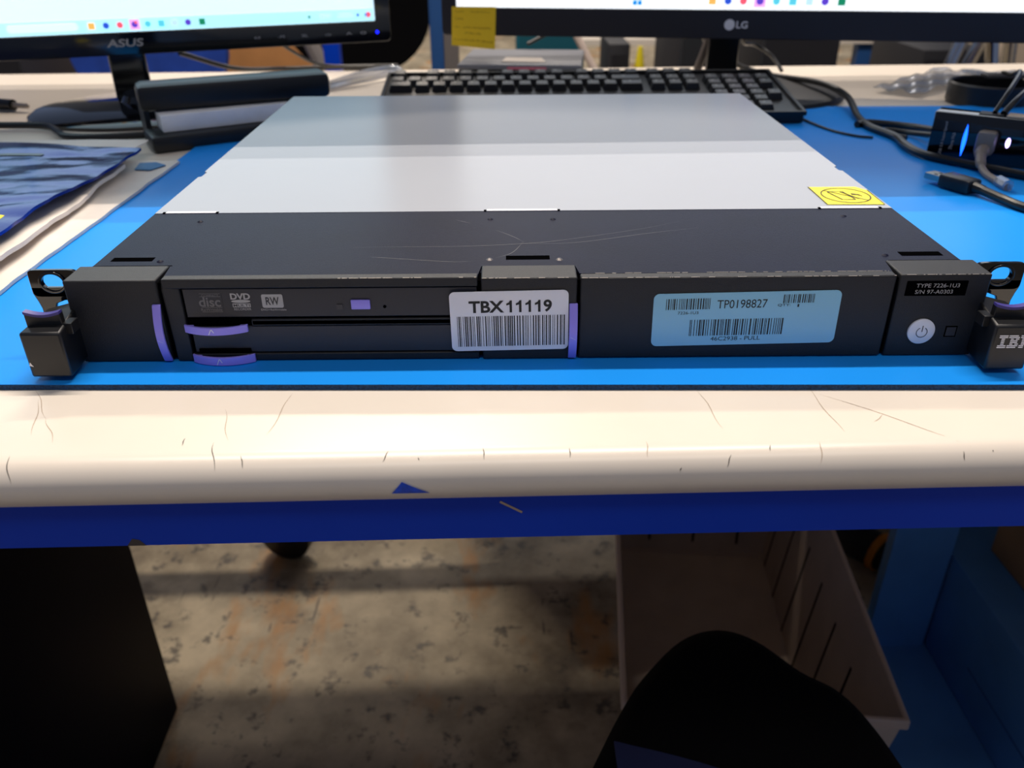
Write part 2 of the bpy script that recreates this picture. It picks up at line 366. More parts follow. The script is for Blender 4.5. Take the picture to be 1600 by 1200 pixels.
# fine surface scratches of the black cover
def fs(pts, wd):
    pts = smooth([(x/1000, y/1000, FC+.00012) for x, y in pts], 6); n = len(pts); vs = []
    for i, p in enumerate(pts):
        t = pts[min(i+1, n-1)]-pts[max(i-1, 0)]; q = Vector((-t.y, t.x, 0)).normalized()*wd*max(.2, math.sin(math.pi*i/(n-1)))
        vs += [p-q, p+q]
    fc.add(vs, [(2*i, 2*i+1, 2*i+3, 2*i+2) for i in range(n-1)], 2)
for p in ([(-90.0,45.0),(-64.0,45.2),(-33.9,45.3),(-2.2,48.5),(19.9,53.9),(63.0,70.6),(86.3,83.2)], [(-2.2,48.5),(26.4,49.8),(65.4,63.1),(95,72)], [(-16.6,71.4),(-7.2,60.6),(-1.1,51.4)], [(-1.1,51.4),(-7.3,35.2),(-15.4,28.0)], [(-80,30.5),(-71.8,29.3),(-39.2,23.2),(-26.5,23.8)], [(-38.5,88.5),(-30.3,82.7)]):
    fs(p, .00013)
T('front_cover', [M['black'], M['hole'], M['dimsilver']], fc)
for x, y in ((-.1837, .0268), (-.0186, .0259), (.0163, .0252), (-.0193, .0898), (.0162, .0890), (-.1836, .0892), (.1817, .0907), (.1804, .0279)):
    T('rivet', M['rivet'] if y < .05 and abs(x) < .1 else M['black'], MB().lathe([(0, .0008), (.0010, .0006), (.0018, 0)], (x, y, FC), 16))
# bezel: three end blocks and two lids
def blk(name, x0, x1, y0, y1, z0=.0004, z1=H+.0004, m=None):
    return T(name, m or M['bezel'], MB().box(x0, x1, y0, y1, z0, z1), .0007)
blk('bezel_block', -.2205, -.1765, 0, .0196)
blk('bezel_block', .1772, .2205, 0, .0196)
blk('centre_block', -.0222, .0235, -.0003, .0165)
T('shadow_panel', M['hole'], MB().box(-.2, .2, .0022, .012, .0015, H-.0018))
# left media door frame
dr = MB(); X0, X1 = -.1738, -.0240
dr.box(X0, X1, 0, .0055, .0392, .0438); dr.box(X0, -.1660, 0, .0055, .0006, .0392); dr.box(X0, X1, .0002, .0055, .0006, .0042)
dr.box(-.1344, X1, .0006, .005, .0190, .0226)
T('media_frame', M['bezel'], dr, .0005)
# right blank panel
T('blank_panel', M['bezel'], MB().box(.0251, .1752, -.0002, .0060, .0006, .0431), .0008)
# optical drive
od = T('optical_drive', M['drive'], MB().box(-.1650, -.0245, .0008, .005, .0238, .0386), .0003)
def D(n, m, b, par=od): return b.build(n, m, par)
yb = .00066
cdl = MB()
cdl.prism(rrect(-.1585, -.1465, .0262, .0364, .0006), yb, yb+.00005, 'y', 1)
cdl.text('COMPACT', -.1562, -.1480, .0347, .0358, yb-.00008, 0)
cdl.text('disc', -.1580, -.1476, .0294, .0345, yb-.00008, 0, bold=.02)
cdl.text('ReWritable', -.1575, -.1474, .0272, .0287, yb-.00008, 0)
for z in (.0267, .0290, .0346, .0362): cdl.box(-.1572, -.1472, yb-.0001, yb-.00005, z, z+.0002)
D('compact_disc_logo', [M['dimsilver'], M['drive']], cdl)
dv = MB(); dv.text('DVD', -.1425, -.1330, .0331, .0363, yb-.00008, 0, bold=.035)
dv.prism([(-.1378+.0046*math.cos(a/12*math.pi), .0322+.0008*math.sin(a/12*math.pi)) for a in range(24)], yb-.0001, yb, 'y')
dv.box(-.1420, -.1334, yb-.0001, yb, .0291, .0311); dv.text('MULTI', -.1416, -.1338, .0294, .0308, yb-.0002, 1, bold=.01)
dv.text('RECORDER', -.1416, -.1334, .0275, .0287, yb-.00008, 0)
D('dvd_logo', [M['silver'], M['drive']], dv)
rw = MB(); rw.prism(rrect(-.1277, -.1175, .0287, .0357, .0009), yb-.0001, yb, 'y'); rw.text('RW', -.1258, -.1194, .0302, .0343, yb-.0002, 1, bold=.02)
rw.text('DVD+ReWritable', -.1286, -.1165, .0272, .0282, yb-.00008, 0)
D('rewritable_logo', [M['silver'], M['drive']], rw)
D('activity_light', M['dgrey'], MB().box(-.0922, -.0892, yb-.0003, yb+.0002, .0276, .0302))
D('eject_button', M['purple'], MB().box(-.0850, -.0758, yb-.0010, yb+.0002, .0278, .0326, bev=.0003))
D('emergency_eject_hole', M['hole'], MB().prism([(-.0690+.0008*math.cos(a/8*math.pi), .0288+.0008*math.sin(a/8*math.pi)) for a in range(16)], yb-.0001, yb, 'y'))
# lower drive bay with its ledge
T('drive_bay_cover', M['drive'], MB().box(-.1645, -.0245, .0012, .005, .0046, .0187).box(-.1344, -.0245, .0006, .005, .0195, .0221), .0003)
# lilac release tabs: curved handles
def htab(z0, z1, x0, x1, bulge):
    n = 14; out = [(x0+(x1-x0)*i/n, -.0012-bulge*math.sin(math.pi*i/n)**.8) for i in range(n+1)]
    inn = [(x, y+.0013) for x, y in out]
    b = MB().prism(out+inn[::-1], z0, z1, 'z', smooth=True)
    xm = (x0+x1)/2-.001; yq = -.0012-bulge-.00012
    for s in (-1, 1): b.add([(xm+s*.0018, yq+.0002, z0+.0004), (xm+s*.0014, yq+.0002, z0+.0004), (xm, yq, z1-.0008), (xm+s*.0002, yq, z1-.0004)], [(0, 1, 2, 3)], 1)
    b.box(x0+.001, x0+.004, -.0012, .001, z0+.0008, z1-.0008); b.box(x1-.004, x1-.001, -.0012, .001, z0+.0008, z1-.0008)
    o = T('release_tab', [M['purple'], M['white']], b, .0003); o['label'] = 'lilac horizontal release tab'
    T('tab_recess', M['hole'], MB().box(x0+.003, x1-.002, .0003, .0011, z1+.0002, z1+.0022)); return o
htab(.0168, .0206, -.1668, -.1362, .0042); htab(-.0002+.0006, .0046, -.1655, -.1350, .0042)
def vtab(x0, x1, z0, z1, bulge, lab):
    n = 14; out = [(-.0010-bulge*math.sin(math.pi*(i/n))**.9, z1-(z1-z0)*i/n) for i in range(n+1)]
    inn = [(y+.0014, z) for y, z in out]
    b = MB().prism(out+inn[::-1], x0, x1, 'x', smooth=True)
    b.add([(x0+.0006, -.0012-bulge, .0142), (x0+.0010, -.0012-bulge, .0138), (x1-.0006, -.0012-bulge, .0126), (x1-.0010, -.0012-bulge, .0129)], [(0, 1, 2, 3)], 1)
    o = T('release_tab', [M['purple'], M['white']], b, .0003); o['label'] = lab
vtab(-.1802, -.1762, .0010, .0312, .0036, 'lilac upright release tab')
vtab(.0200, .0240, .0010, .0302, .0036, 'lilac upright release tab beside white label')
we = MB(); rw_ = random.Random(11)
for x0, x1, y, z in ((-.0218, .0232, -.0002, .0433), (.1780, .2200, .0001, .0433), (.0256, .1748, -.0001, .0430), (-.0900, -.0245, .0001, .0437), (.0256, .174, .0061, .0429), (-.120, -.026, .0052, .0429)):
    x = x0
    while x < x1:
        l = rw_.uniform(.0003, .0045)
        if rw_.random() < .62: we.box(x, min(x+l, x1), y, y+.00035, z-.0001, z+.00014)
        x += l+rw_.uniform(.0001, .0012)
T('worn_edge', M['worn'], we)
# labels on the front
rnd = random.Random(7)
def bars(b, x0, x1, z0, z1, y, n, mi=1):
    x = x0; u = (x1-x0)/(n*2.2*2.0); k = 0
    while x < x1-u:
        wdt = u*rnd.choice((1, 1, 1, 2, 2)); b.add([(x, y, z0), (min(x+wdt, x1), y, z0), (min(x+wdt, x1), y, z1), (x, y, z1)], [(0, 1, 2, 3)], mi)
        x += wdt+u*rnd.choice((1, 1.5, 2, 2, 3))
lb = MB(); lb.prism(rrect(-.0375, .0197, .0056, .0370, .0026), -.0009, -.0006, 'y', 0)
ux = .040/4.72; X = lambda q: -.0283+q*ux
lb.text('TBX', X(0), X(2.0), .0260, .0322, -.00100, 1, bold=.03); lb.text('9', X(4.24), X(4.72), .0259, .0323, -.00100, 1, bold=.03)
for k in range(4):
    q = X(2.10+.54*k)
    lb.prism([(q+.0018, .0260), (q+.0030, .0260), (q+.0030, .0322), (q+.0021, .0322), (q+.0015, .0312), (q+.0003, .0306), (q+.0003, .0296), (q+.0018, .0301)], -.00105, -.00095, 'y', 1)
bars(lb, -.0343, .0183, .0080, .0242, -.00100, 40)
Mx = Matrix.Translation((-.009, 0, .021))@Matrix.Rotation(R(-.9), 4, 'Y')@Matrix.Translation((.009, 0, -.021))
lb.v = [tuple(Mx@Vector(v)) for v in lb.v]
o = T('asset_label', [M['white'], M['ink']], lb); o['label'] = 'white barcode label reading TBX11119'
lc = MB(); lc.prism(rrect(.0606, .1506, .0076, .0354, .0028), -.0006, -.0003, 'y', 0); y = -.0007
bars(lc, .0667, .0886, .0270, .0327, y, 16); lc.text('7226-1U3', .0726, .0826, .0245, .0260, y, 1)
lc.text('TP0198827', .0913, .1154, .0272, .0316, y, 1); bars(lc, .1229, .1380, .0293, .0338, y, 13)
lc.text('QTY:', .1205, .1266, .0275, .0290, y-.0001, 1); lc.text('1', .1300, .1308, .0272, .0287, y-.0001, 1)
bars(lc, .0789, .1250, .0128, .0215, y, 30); lc.text('46C2938 - PULL', .0897, .1140, .0100, .0122, y, 1)
Mx = Matrix.Translation((.1056, 0, .021))@Matrix.Rotation(R(-.9), 4, 'Y')@Matrix.Translation((-.1056, 0, -.021))
lc.v = [tuple(Mx@Vector(v)) for v in lc.v]
o = T('inventory_label', [M['cyan'], M['ink']], lc); o['label'] = 'pale blue label with three barcodes'
tl = MB(); tl.prism(rrect(.1806, .2098, .0326, .0402, .0003), -.0002, 0, 'y', 0)
tl.text('TYPE 7226-1U3', .1853, .2060, .0369, .0389, -.0003, 1); tl.text('S/N 97-A0303', .1853, .2034, .0337, .0357, -.0003, 1)
o = T('type_label', [M['hole'], M['silver']], tl); o['label'] = 'black label with grey type and serial number'
# power button with its symbol
pb = MB(); pb.lathe([(.0066, 0), (.0066, .0009), (.0058, .0013), (0, .0013)], seg=36); 
pb.v = [(.1929+v[0], -v[2], .0139+v[1]) for v in pb.v]
po = T('power_button', M['white'], pb); po['label'] = 'round white power button'
ps = MB(); R1, R2 = .0028, .00245; A = [R(118+304*i/24) for i in range(25)]
ps.add([(.1929+r*math.cos(a), -.00145, .0137+r*math.sin(a)) for a in A for r in (R1, R2)], [(2*i, 2*i+1, 2*i+3, 2*i+2) for i in range(24)])
ps.add([(.1927, -.00145, .0140), (.1931, -.00145, .0140), (.1931, -.00145, .0173), (.1927, -.00145, .0173)], [(0, 1, 2, 3)])
ps.build('power_symbol', M['ink'], po)
il = MB(); il.box(.2048, .2106, -.0002, .0002, .0106, .0164, 1); il.box(.2054, .2100, -.0003, .0002, .0112, .0158, 0)
T('indicator_window', [M['drive'], M['hole']], il)
# mounting ears and latches, mirrored
def ear(s):
    def mir(b): b.v = [(s*v[0], v[1], v[2]) for v in b.v]; return b
    hb = MB()
    # hollow handle block: front face, flaring back to the body
    low, upf = .0026, .0258
    vs = [(-.2362, -.0200, upf), (-.2168, -.0200, upf), (-.2362+.0002, -.0200, low), (-.2168, -.0200, low),
          (-.2362, .0085, upf), (-.2186, .0085, upf+.0048), (-.2362, .0085, low), (-.2186, .0085, low)]
    hb.add(vs, [(0, 2, 3, 1), (4, 5, 7, 6), (0, 1, 5, 4), (2, 6, 7, 3), (0, 4, 6, 2), (1, 3, 7, 5)])
    T('handle', M['plast'], mir(hb), .0012)
    # latch pad with concave top
    n = 10; xa, xb = -.2352, -.2185
    top = [(xa+(xb-xa)*i/n, .0327-.0016*math.sin(math.pi*i/n)) for i in range(n+1)]
    lp = MB().prism([(xa, .022), ]+top+[(xb, .022)], -.0130, -.0095, 'y')
    lp.box(xb-.0004, xb+.0042, -.0130, -.006, .022, .0275)
    o = T('latch', M['plast'], mir(lp), .0003)
    st = MB().prism([(x, z-.0003) for x, z in top]+[(x, z+.0010) for x, z in top[::-1]], -.0134, -.0100, 'y')
    mir(st).build('latch_stripe', M['dpurple'], o)
    # flange with round hole, waisted below
    fl = MB(); N = 32; cx, cz = -.2335, .0368
    inner = [(cx+.0054*math.cos(2*math.pi*i/N), cz+.0044*math.sin(2*math.pi*i/N)) for i in range(N)]
    def sq(a):
        c, q = math.cos(a), math.sin(a); e = .25
        return (cx+.0115*math.copysign(abs(c)**e, c)*(1.1 if c > 0 else 1), cz+(.0064 if q > 0 else .0078)*math.copysign(abs(q)**e, q))
    outer = [sq(2*math.pi*i/N) for i in range(N)]
    fl.ring(outer, inner, .0150, .0172, 'y')
    fl.ring([(cx+.0068*math.cos(2*math.pi*i/N), cz+.0058*math.sin(2*math.pi*i/N)) for i in range(N)], inner, .0142, .0152, 'y')
    fl.prism([(-.2450, .0310), (-.2436, .0270), (-.2426, .0230), (-.2424, .006), (-.2345, .006), (-.2355, .0165), (-.2362, .0215), (-.2345, .0255), (-.2300, .0272), (-.2195, .0276), (-.2195, .0340), (-.2450, .0340)][::-1], .0150, .0170, 'y')
    T('mounting_flange', M['gloss'], mir(fl), .0004)
ear(1); ear(-1)
T('chip_mark', M['white'], MB().add([(-.2355, -.0201, .0090), (-.2335, -.0201, .0084), (-.2348, -.0201, .0108)], [(0, 1, 2)]))
# maker's badge, eight-bar lettering
ib = MB(); h0, hh = .0143, .0069; rows = 8; st = hh/rows
def seg(r, a, b, x): z = h0+hh-(r+.82)*st; ib.add([(x+a, -.0203, z), (x+b, -.0203, z), (x+b, -.0203, z+st*.62), (x+a, -.0203, z+st*.62)], [(0, 1, 2, 3)])
for r in range(8):
    xI, xB, xM = .2196, .2241, .2297
    if r in (0, 1, 6, 7): seg(r, 0, .0040, xI)
    else: seg(r, .0012, .0028, xI)
    if r in (0, 7): seg(r, 0, .0043, xB)
    elif r in (1, 6): seg(r, 0, .0050, xB)
    elif r in (3, 4): seg(r, .0010, .0044, xB)
    else: seg(r, .0010, .0024, xB); seg(r, .0034, .0050, xB)
    if r in (0, 1): seg(r, 0, .0022+.0004*r, xM); seg(r, .0046-.0004*r, .0066, xM)
    elif r in (6, 7): seg(r, 0, .0022, xM); seg(r, .0046, .0066, xM); 
    else: seg(r, .0008, .0028+.0002*r, xM); seg(r, .0038-.0002*r, .0058, xM)
o = T('maker_badge', M['white'], ib); o['label'] = 'striped white letters IBM'
# yellow caution sticker
ys_ = MB(); z = H
ys_.prism([(.1794, .1112), (.2130, .1105), (.2136, .1400), (.2090, .1478), (.1794, .1478)], z, z+.0002, 'z', 0)
def ribbon(pts, wd, mi=1, closed=False):
    n = len(pts); vs = []
    for i, p in enumerate(pts):
        a = pts[(i-1) % n if closed else max(i-1, 0)]; c = pts[(i+1) % n if closed else min(i+1, n-1)]
        t = Vector((c[0]-a[0], c[1]-a[1])).normalized()*wd
        vs += [(p[0]-t.y*-1*-1, p[1]+t.x, z+.0004), (p[0]+t.y, p[1]-t.x, z+.0004)]
    ys_.add(vs, [(2*i, 2*i+1, (2*i+3) % (2*n), (2*i+2) % (2*n)) for i in range(n if closed else n-1)], mi)
cx, cy = .1965, .1292
ribbon([(cx+.0142*math.cos(a/20*math.pi), cy+.0150*math.sin(a/20*math.pi)) for a in range(40)], .0004, closed=True)
ribbon([(cx-.0100, cy+.0106), (cx+.0100, cy-.0106)], .0004)
ribbon([(cx-.0088, cy+.0070), (cx-.0050, cy-.0088), (cx+.0030, cy-.0085)], .0005); ribbon([(cx-.0088, cy+.0070), (cx+.0006, cy+.0082), (cx+.0030, cy-.0085)], .0004)
ribbon([(cx-.0010, cy+.0075), (cx+.0055, cy-.0070)], .0005)
ys_.prism([(cx+.0045, cy+.004), (cx+.0085, cy+.002), (cx+.0095, cy-.002), (cx+.007, cy+.0005), (cx+.004, cy+.001)], z+.0002, z+.0004, 'z', 1)
ribbon([(.1794, .1478), (.1794, .1112), (.2130, .1105), (.2136, .1400)], .0003)
o = T('caution_sticker', [M['yellow'], M['brown']], ys_); o['label'] = 'yellow sticker with crossed-out drawing in a circle'

# ---------------------------------------------------------------- left monitor
def monitor(name, org, yaw, xl, xr, zb, bez, ht, scr_mat, glass, lab, side=.018):
    root = empty(name, (org[0], org[1], -.003), yaw); tag(root, lab, 'monitor')
    zz = .003
    b = MB().ring(rrect(xl, xr, zb+zz, zb+ht+zz, .006), rrect(xl+side, xr-side, zb+bez+zz, zb+ht-side+zz, .001), 0, .012, 'y')
    b.box(xl+.004, xr-.004, .012, .03, zb+.004+zz, zb+ht-.004+zz); b.box(xl+.12, xr-.12, .03, .055, zb+.08+zz, zb+ht-.06+zz)
    b.build('bezel', glass, root, bev=.001)
    s = MB().box(xl+side, xr-side, .004, .008, zb+bez+zz, zb+ht-side+zz).build('screen', scr_mat, root)
    return root, zb+zz, s
# width .60: from right end .285 right of logo
yaw1 = math.atan2(.148, .398)
c1 = Vector((-.4305, .6140, 0))
m1, zb, s1 = monitor('desktop_monitor', (c1.x, c1.y), yaw1, -.300, .300, .062, .0235, .36, M['screen1'], M['gloss'], 'glossy black monitor on the left with a lit screen and round foot')
tb = MB(); z0 = zb+.0238
tb.add([(-.281, .0038, z0), (.281, .0038, z0), (.281, .0038, z0+.013), (-.281, .0038, z0+.013)], [(0, 1, 2, 3)], 0)
def ic(b, x, z, s, mi, y=.0035, sh=0):
    if sh: b.prism([(x+s*.5*math.cos(a/6*math.pi), z+s*.5*math.sin(a/6*math.pi)) for a in range(12)], y-.0002, y, 'y', mi)
    else: b.box(x-s/2, x+s/2, y-.0002, y, z-s/2, z+s/2, mi)
zc = z0+.0065
for dx in (-.0022, .0022):
    for dz in (-.0022, .0022): ic(tb, -.123+dx, zc+dz, .0036, 1)
tb.prism(rrect(-.109, -.042, zc-.0035, zc+.0035, .003), .0033, .0036, 'y', 10)
xs = [(-.028, 2, 0), (-.0135, 3, 1), (.0005, 4, 1), (.0155, 6, 1), (.0290, 7, 1), (.0430, 7, 0), (.0570, 9, 0), (.0710, 6, 1), (.0860, 8, 0)]
ic(tb, .0155, zc, .0105, 5, .0036)
for x, mi, sh in xs: ic(tb, x, zc, .0062, mi, .0033, sh)
ic(tb, .017, zc+.002, .003, 4, .003, 1)
for x, mi, s in ((.205, 8, .003), (.2205, 9, .005), (.227, 9, .004), (.262, 3, .003), (.2745, 4, .006), (.272, 1, .004)): ic(tb, x, zc, s, mi, .0033, 1)
tb.box(.240, .256, .0033, .0035, zc+.001, zc+.002, 9); tb.box(.238, .257, .0033, .0035, zc-.002, zc-.001, 9)
TM = [M['bar1']]+ICO+[M['screen1']]
tb.build('taskbar', TM, s1)
MB().text('ASUS', -.017, .021, zb+.0085, zb+.0165, -.0005, 0, bold=.02, shear=.15).build('maker_logo', M['silver'], m1)
for i, x in enumerate((.143, .170, .197, .224, .249, .266)): MB().text(('<<', '-M', 'SEL', 'v/o', 'A', 'o')[i], x-.0035, x+.0035, zb+.0095, zb+.0125, -.0004).build('button_marking', M['silver'], m1)
MB().lathe([(.0019, 0), (.0019, .0006), (0, .0006)], seg=16, M=Matrix.Translation((.2830, -.0002, zb+.011))@Matrix.Rotation(R(90), 4, 'X')).build('power_light', M['pled'], m1)
MB().box(-.021, .019, .031, .045, .012, .12).build('neck', M['gloss'], m1, bev=.003)
b = MB().lathe([(.128, 0), (.130, .004), (.124, .0075), (.06, .0105), (.03, .013), (.026, .020), (0, .022)], seg=56, sy=.82, c=(.010, .022, 0)).build('foot', M['gloss'], m1)
b.rotation_euler[2] = -yaw1*.4
# ---------------------------------------------------------------- right monitor
yaw2 = math.atan2(-.118, .676)
m2, zb, s2 = monitor('desktop_monitor', (.262, .729), yaw2, -.360, .376, .060-.0, .033, .43, M['screen2'], mat('matte_black_bezel', (38, 36, 42), .5), 'matte black wide monitor on the right with a yellow note on its bezel', .019)
tb = MB(); z0 = zb+.0333; zc = z0+.0095
tb.add([(-.341, .0038, z0), (.357, .0038, z0), (.357, .0038, z0+.017), (-.341, .0038, z0+.017)], [(0, 1, 2, 3)], 0)
for dx in (-.0030, .0030):
    for dz in (-.0030, .0030): ic(tb, -.113+dx, zc+dz, .005, 1)
ic(tb, .033, zc, .014, 5, .0036)
for x, mi, sh in [(-.023, 2, 0), (-.0045, 3, 1), (.0135, 4, 1), (.033, 6, 1), (.052, 7, 1), (.071, 7, 0), (.090, 9, 0), (.108, 6, 1), (.127, 8, 0)]: ic(tb, x, zc, .0085, mi, .0033, sh)
ic(tb, .341, zc, .009, 4, .0033, 1); ic(tb, .337, zc, .005, 1, .0030, 1)
tb.box(.305, .326, .0033, .0035, zc+.001, zc+.0022, 9); tb.box(.300, .326, .0033, .0035, zc-.003, zc-.0018, 9)
tb.build('taskbar', [M['screen2']]+ICO, s2)
lg = MB(); lg.prism([(.0000+.0062*math.cos(a/12*math.pi), zb+.0165+.0062*math.sin(a/12*math.pi)) for a in range(24)], -.0006, 0, 'y')
lg.text('LG', .0082, .0215, zb+.0125, zb+.0205, -.0006, 0, bold=.02); lg.build('maker_logo', M['white'], m2)
eg = MB(); eg.ring(rrect(.3400, .3560, zb+.010, zb+.026, .0002), rrect(.3407, .3553, zb+.0107, zb+.0253, .0001), -.0005, 0, 'y')
eg.box(.343, .353, -.0005, 0, zb+.0165, zb+.0172); eg.box(.344, .350, -.0005, 0, zb+.0205, zb+.0212)
eg.text('e', .343, .352, zb+.0175, zb+.0235, -.0006); eg.build('energy_sticker', M['dimsilver'], m2)
MB().box(-.020, .020, .058, .085, .012, .26, bev=.004).build('neck', M['plast'], m2)
MB().box(-.035, .035, .03, .06, .17, .28).build('neck_bracket', M['plast'], m2)
MB().lathe([(.108, 0), (.110, .003), (.108, .0075), (.100, .009), (.03, .010), (0, .010)], seg=64).build('foot', M['plast'], m2, loc=(.034, -.012, 0))
# sticky note stuck on the right monitor's bezel
Mn = frame((.262, .729, 0), yaw2)
sn = MB()
def nf(u, v): return Mn@Vector((-.3475+.0015*v+.057*u, -.0012-.003*(1-v)**2, .0485+.0455*v-.004*u*(1-v)))
sn.grid(nf, 6, 6, 0)
for i, (a, b, t) in enumerate(((.08, .3, .86), (.42, .88, .86), (.08, .28, .68), (.05, .2, .47), (.27, .9, .47), (.3, .7, .33), (.05, .95, .15))):
    n = int((b-a)*36); rr = random.Random(i)
    for k in range(n):
        u = a+(b-a)*k/n; dz = rr.uniform(.01, .05)
        p = [nf(u, t), nf(u+.016, t+rr.uniform(-.02, .02)), nf(u+.012, t+dz), nf(u+.003, t+dz)]
        sn.add([q+Vector((0, -.0004, 0)) for q in p], [(0, 1, 2, 3)], 1)
tag(sn.build('sticky_note', [M['note'], M['pencil']]), 'square yellow sticky note with faint handwriting stuck to the right monitor', 'note')

# ---------------------------------------------------------------- keyboard
kb = empty('computer_keyboard', (.078, .530, .0005), R(.6)); kb.rotation_euler[0] = R(7.5)
tag(kb, 'black full-size computer keyboard half hidden behind the rack unit', 'keyboard')
MB().prism(rrect(-.227, .227, 0, .152, .008), 0, .0088, 'z').ring([(-.227, 0), (.227, 0), (.227, .152), (-.227, .152)], [(-.2235, .004), (.2235, .004), (.2235, .148), (-.2235, .148)], .008, .0125, 'z').build('case', M['kb'], kb, bev=.001)
kk = MB()
MB().box(-.22, -.2, .13, .145, -.012, 0).build('foot', M['kb'], kb); MB().box(.2, .22, .13, .145, -.012, 0).build('foot', M['kb'], kb)
capcache = {}
def cap(x, y, wd, dp=.0165):
    k = (wd, dp)
    if k not in capcache:
        b = MB(); t = .0022; a = wd/2+.0002-.0008; c = dp/2+.0004-.0008
        b.add([(-a, -c, 0), (a, -c, 0), (a, c, 0), (-a, c, 0), (-a+t, -c+t*.8, .0075), (a-t, -c+t*.8, .0075), (a-t, c-t, .0082), (-a+t, c-t, .0082)],
              [(0, 3, 2, 1), (4, 5, 6, 7), (0, 1, 5, 4), (1, 2, 6, 5), (2, 3, 7, 6), (3, 0, 4, 7)])
        b.add([(-.003, .0008, .0080), (-.0005, .0008, .0080), (-.0005, .0032, .0082), (-.003, .0032, .0082)], [(0, 1, 2, 3)], 1)
        o = b.build('key', [M['key'], M['legend']], kb, bev=.0006); capcache[k] = o
    else:
        o = capcache[k].copy(); COL.objects.link(o); o.parent = kb
    o.location = (x, y, .0085)
U = .0197
x0 = -.2215
# function row
xs = [0, 2, 3, 4, 5, 6.5, 7.5, 8.5, 9.5, 11, 12, 13, 14]
for x in xs: cap(x0+U*(x+.5)*.985, .139, .0180, .0150)
for i in range(3): cap(x0+U*(15.3+i+.5)*.985, .139, .0180, .0150)
# number row and the two letter rows still visible
for i in range(13): cap(x0+U*(i+.5)*.985, .1145, .0185)
cap(x0+U*14*.985, .1145, .0370)
cap(x0+U*.75*.985, .0955, .0275)
for i in range(12): cap(x0+U*(i+2)*.985, .0955, .0185)
cap(x0+U*14.25*.985, .0955, .0275)
for r, y in enumerate((.1145, .0955)):
    for i in range(3): cap(x0+U*(15.3+i+.5)*.985, y, .0185)
for y in (.1145, .0955, .0765, .0575, .0385, .0195):
    for i in range(4):
        if y < .1 and i == 3 and y not in (.0955, .0575): continue
        cap(x0+U*(18.6+i+.5)*.985, y, .0185)

# ---------------------------------------------------------------- things on the left of the bench
LS = frame((-.345, .430, -.003), R(30))
stand = empty('two_tier_stand'); tag(stand, 'black plastic two-tier desk stand in front of the left monitor foot', 'stand')
MB().box(0, .19, 0, .045, .0005, .0165, M=LS, bev=.004).build('lower_deck', M['plast'], stand)
MB().box(-.004, .182, .030, .068, .0335, .058, M=frame((-.345, .430, -.003), R(24)), bev=.006).build('upper_deck', M['plast'], stand)
MB().box(.004, .009, .046, .075, .0005, .034, M=LS).build('end_support', M['plast'], stand)
MB().box(.165, .177, .035, .085, .0005, .034, M=LS).build('end_support', M['plast'], stand)
wb = MB().box(.014, .150, .012, .043, .0168, .0325, M=LS, bev=.001)
tag(wb.build('small_carton', M['pale']), 'small pale carton lying on the lower deck of the black stand', 'box')
# pile of sleeves at the left edge
rn = random.Random(3)
def sheet(name, pts, z, th, mats, seed, amp, lab, cat, band=False, grp=None):
    """pts: four corners front-left, front-right, back-right, back-left"""
    a, b, c, d = [Vector((p[0], p[1], 0)) for p in pts]; r = random.Random(seed); ph = [r.uniform(0, 6) for _ in range(6)]
    from mathutils import noise
    def f(u, v):
        p = a.lerp(b, u).lerp(d.lerp(c, u), v)
        q = Vector((p.x*9+seed*7, p.y*12, seed))
        h = amp*(math.sin(u*9+v*5+ph[0])+2.2*noise.noise(q)+1.6*abs(noise.noise(q*2.3))+noise.noise(q*4)*.5)
        return (p.x+.0022*noise.noise(Vector((p.y*30, seed, 0)))*u, p.y, z+th+amp*2.1+h)
    m = MB(); m.grid(f, 60, 60, 0, thick=th)
    if band:
        for (v0, v1) in ((.36, .46), (.78, .80)):
            def g(u, v): q = f(u*.74, v0+(v1-v0)*v+.08*u); return (q[0], q[1], q[2]+.0006)
            m.grid(g, 12, 4, 1)
    return tag(m.build(name, mats), lab, cat, grp)
sheet('padded_envelope', [(-.62, .06), (-.309, .07), (-.305, .385), (-.60, .40)], .0002, .0022, M['paper'], 1, .00015, 'lowest pale padded envelope of the pile at the left, along the mat edge', 'envelope')
sheet('padded_envelope', [(-.62, .06), (-.322, .10), (-.334, .34), (-.60, .38)], .0040, .0030, M['paper'], 2, .0016, 'crumpled pale bubble envelope just under the blue film bag', 'envelope')
sheet('paper_sheet', [(-.62, .30), (-.345, .30), (-.346, .425), (-.60, .43)], .0110, .0010, M['paper'], 3, .0002, 'white sheet whose edge shows behind the blue film bag', 'paper')
sheet('antistatic_bag', [(-.62, .09), (-.334, .10), (-.330, .370), (-.60, .400)], .0135, .0022, [M['foil'], M['band']], 5, .0013, 'crinkled shiny dark blue antistatic bag on top of the envelope pile', 'bag', True)
yl = MB(); yl.grid(lambda u, v: (-.346+.018*u-.004*v, .118+.034*v, .0275+.0008*math.sin(3*u)), 4, 4, 0, .0003)
tag(yl.build('yellow_tag', M['bright']), 'yellow tag lying on the blue film bag at the left edge', 'tag')
ct = MB(); ct.prism([(-.332, .352), (-.318, .350), (-.310, .366), (-.322, .376), (-.336, .374)], .0036, .0042, 'z')
tag(ct.build('small_card', M['blueplug']), 'small blue card on the envelope near the mat corner', 'card')
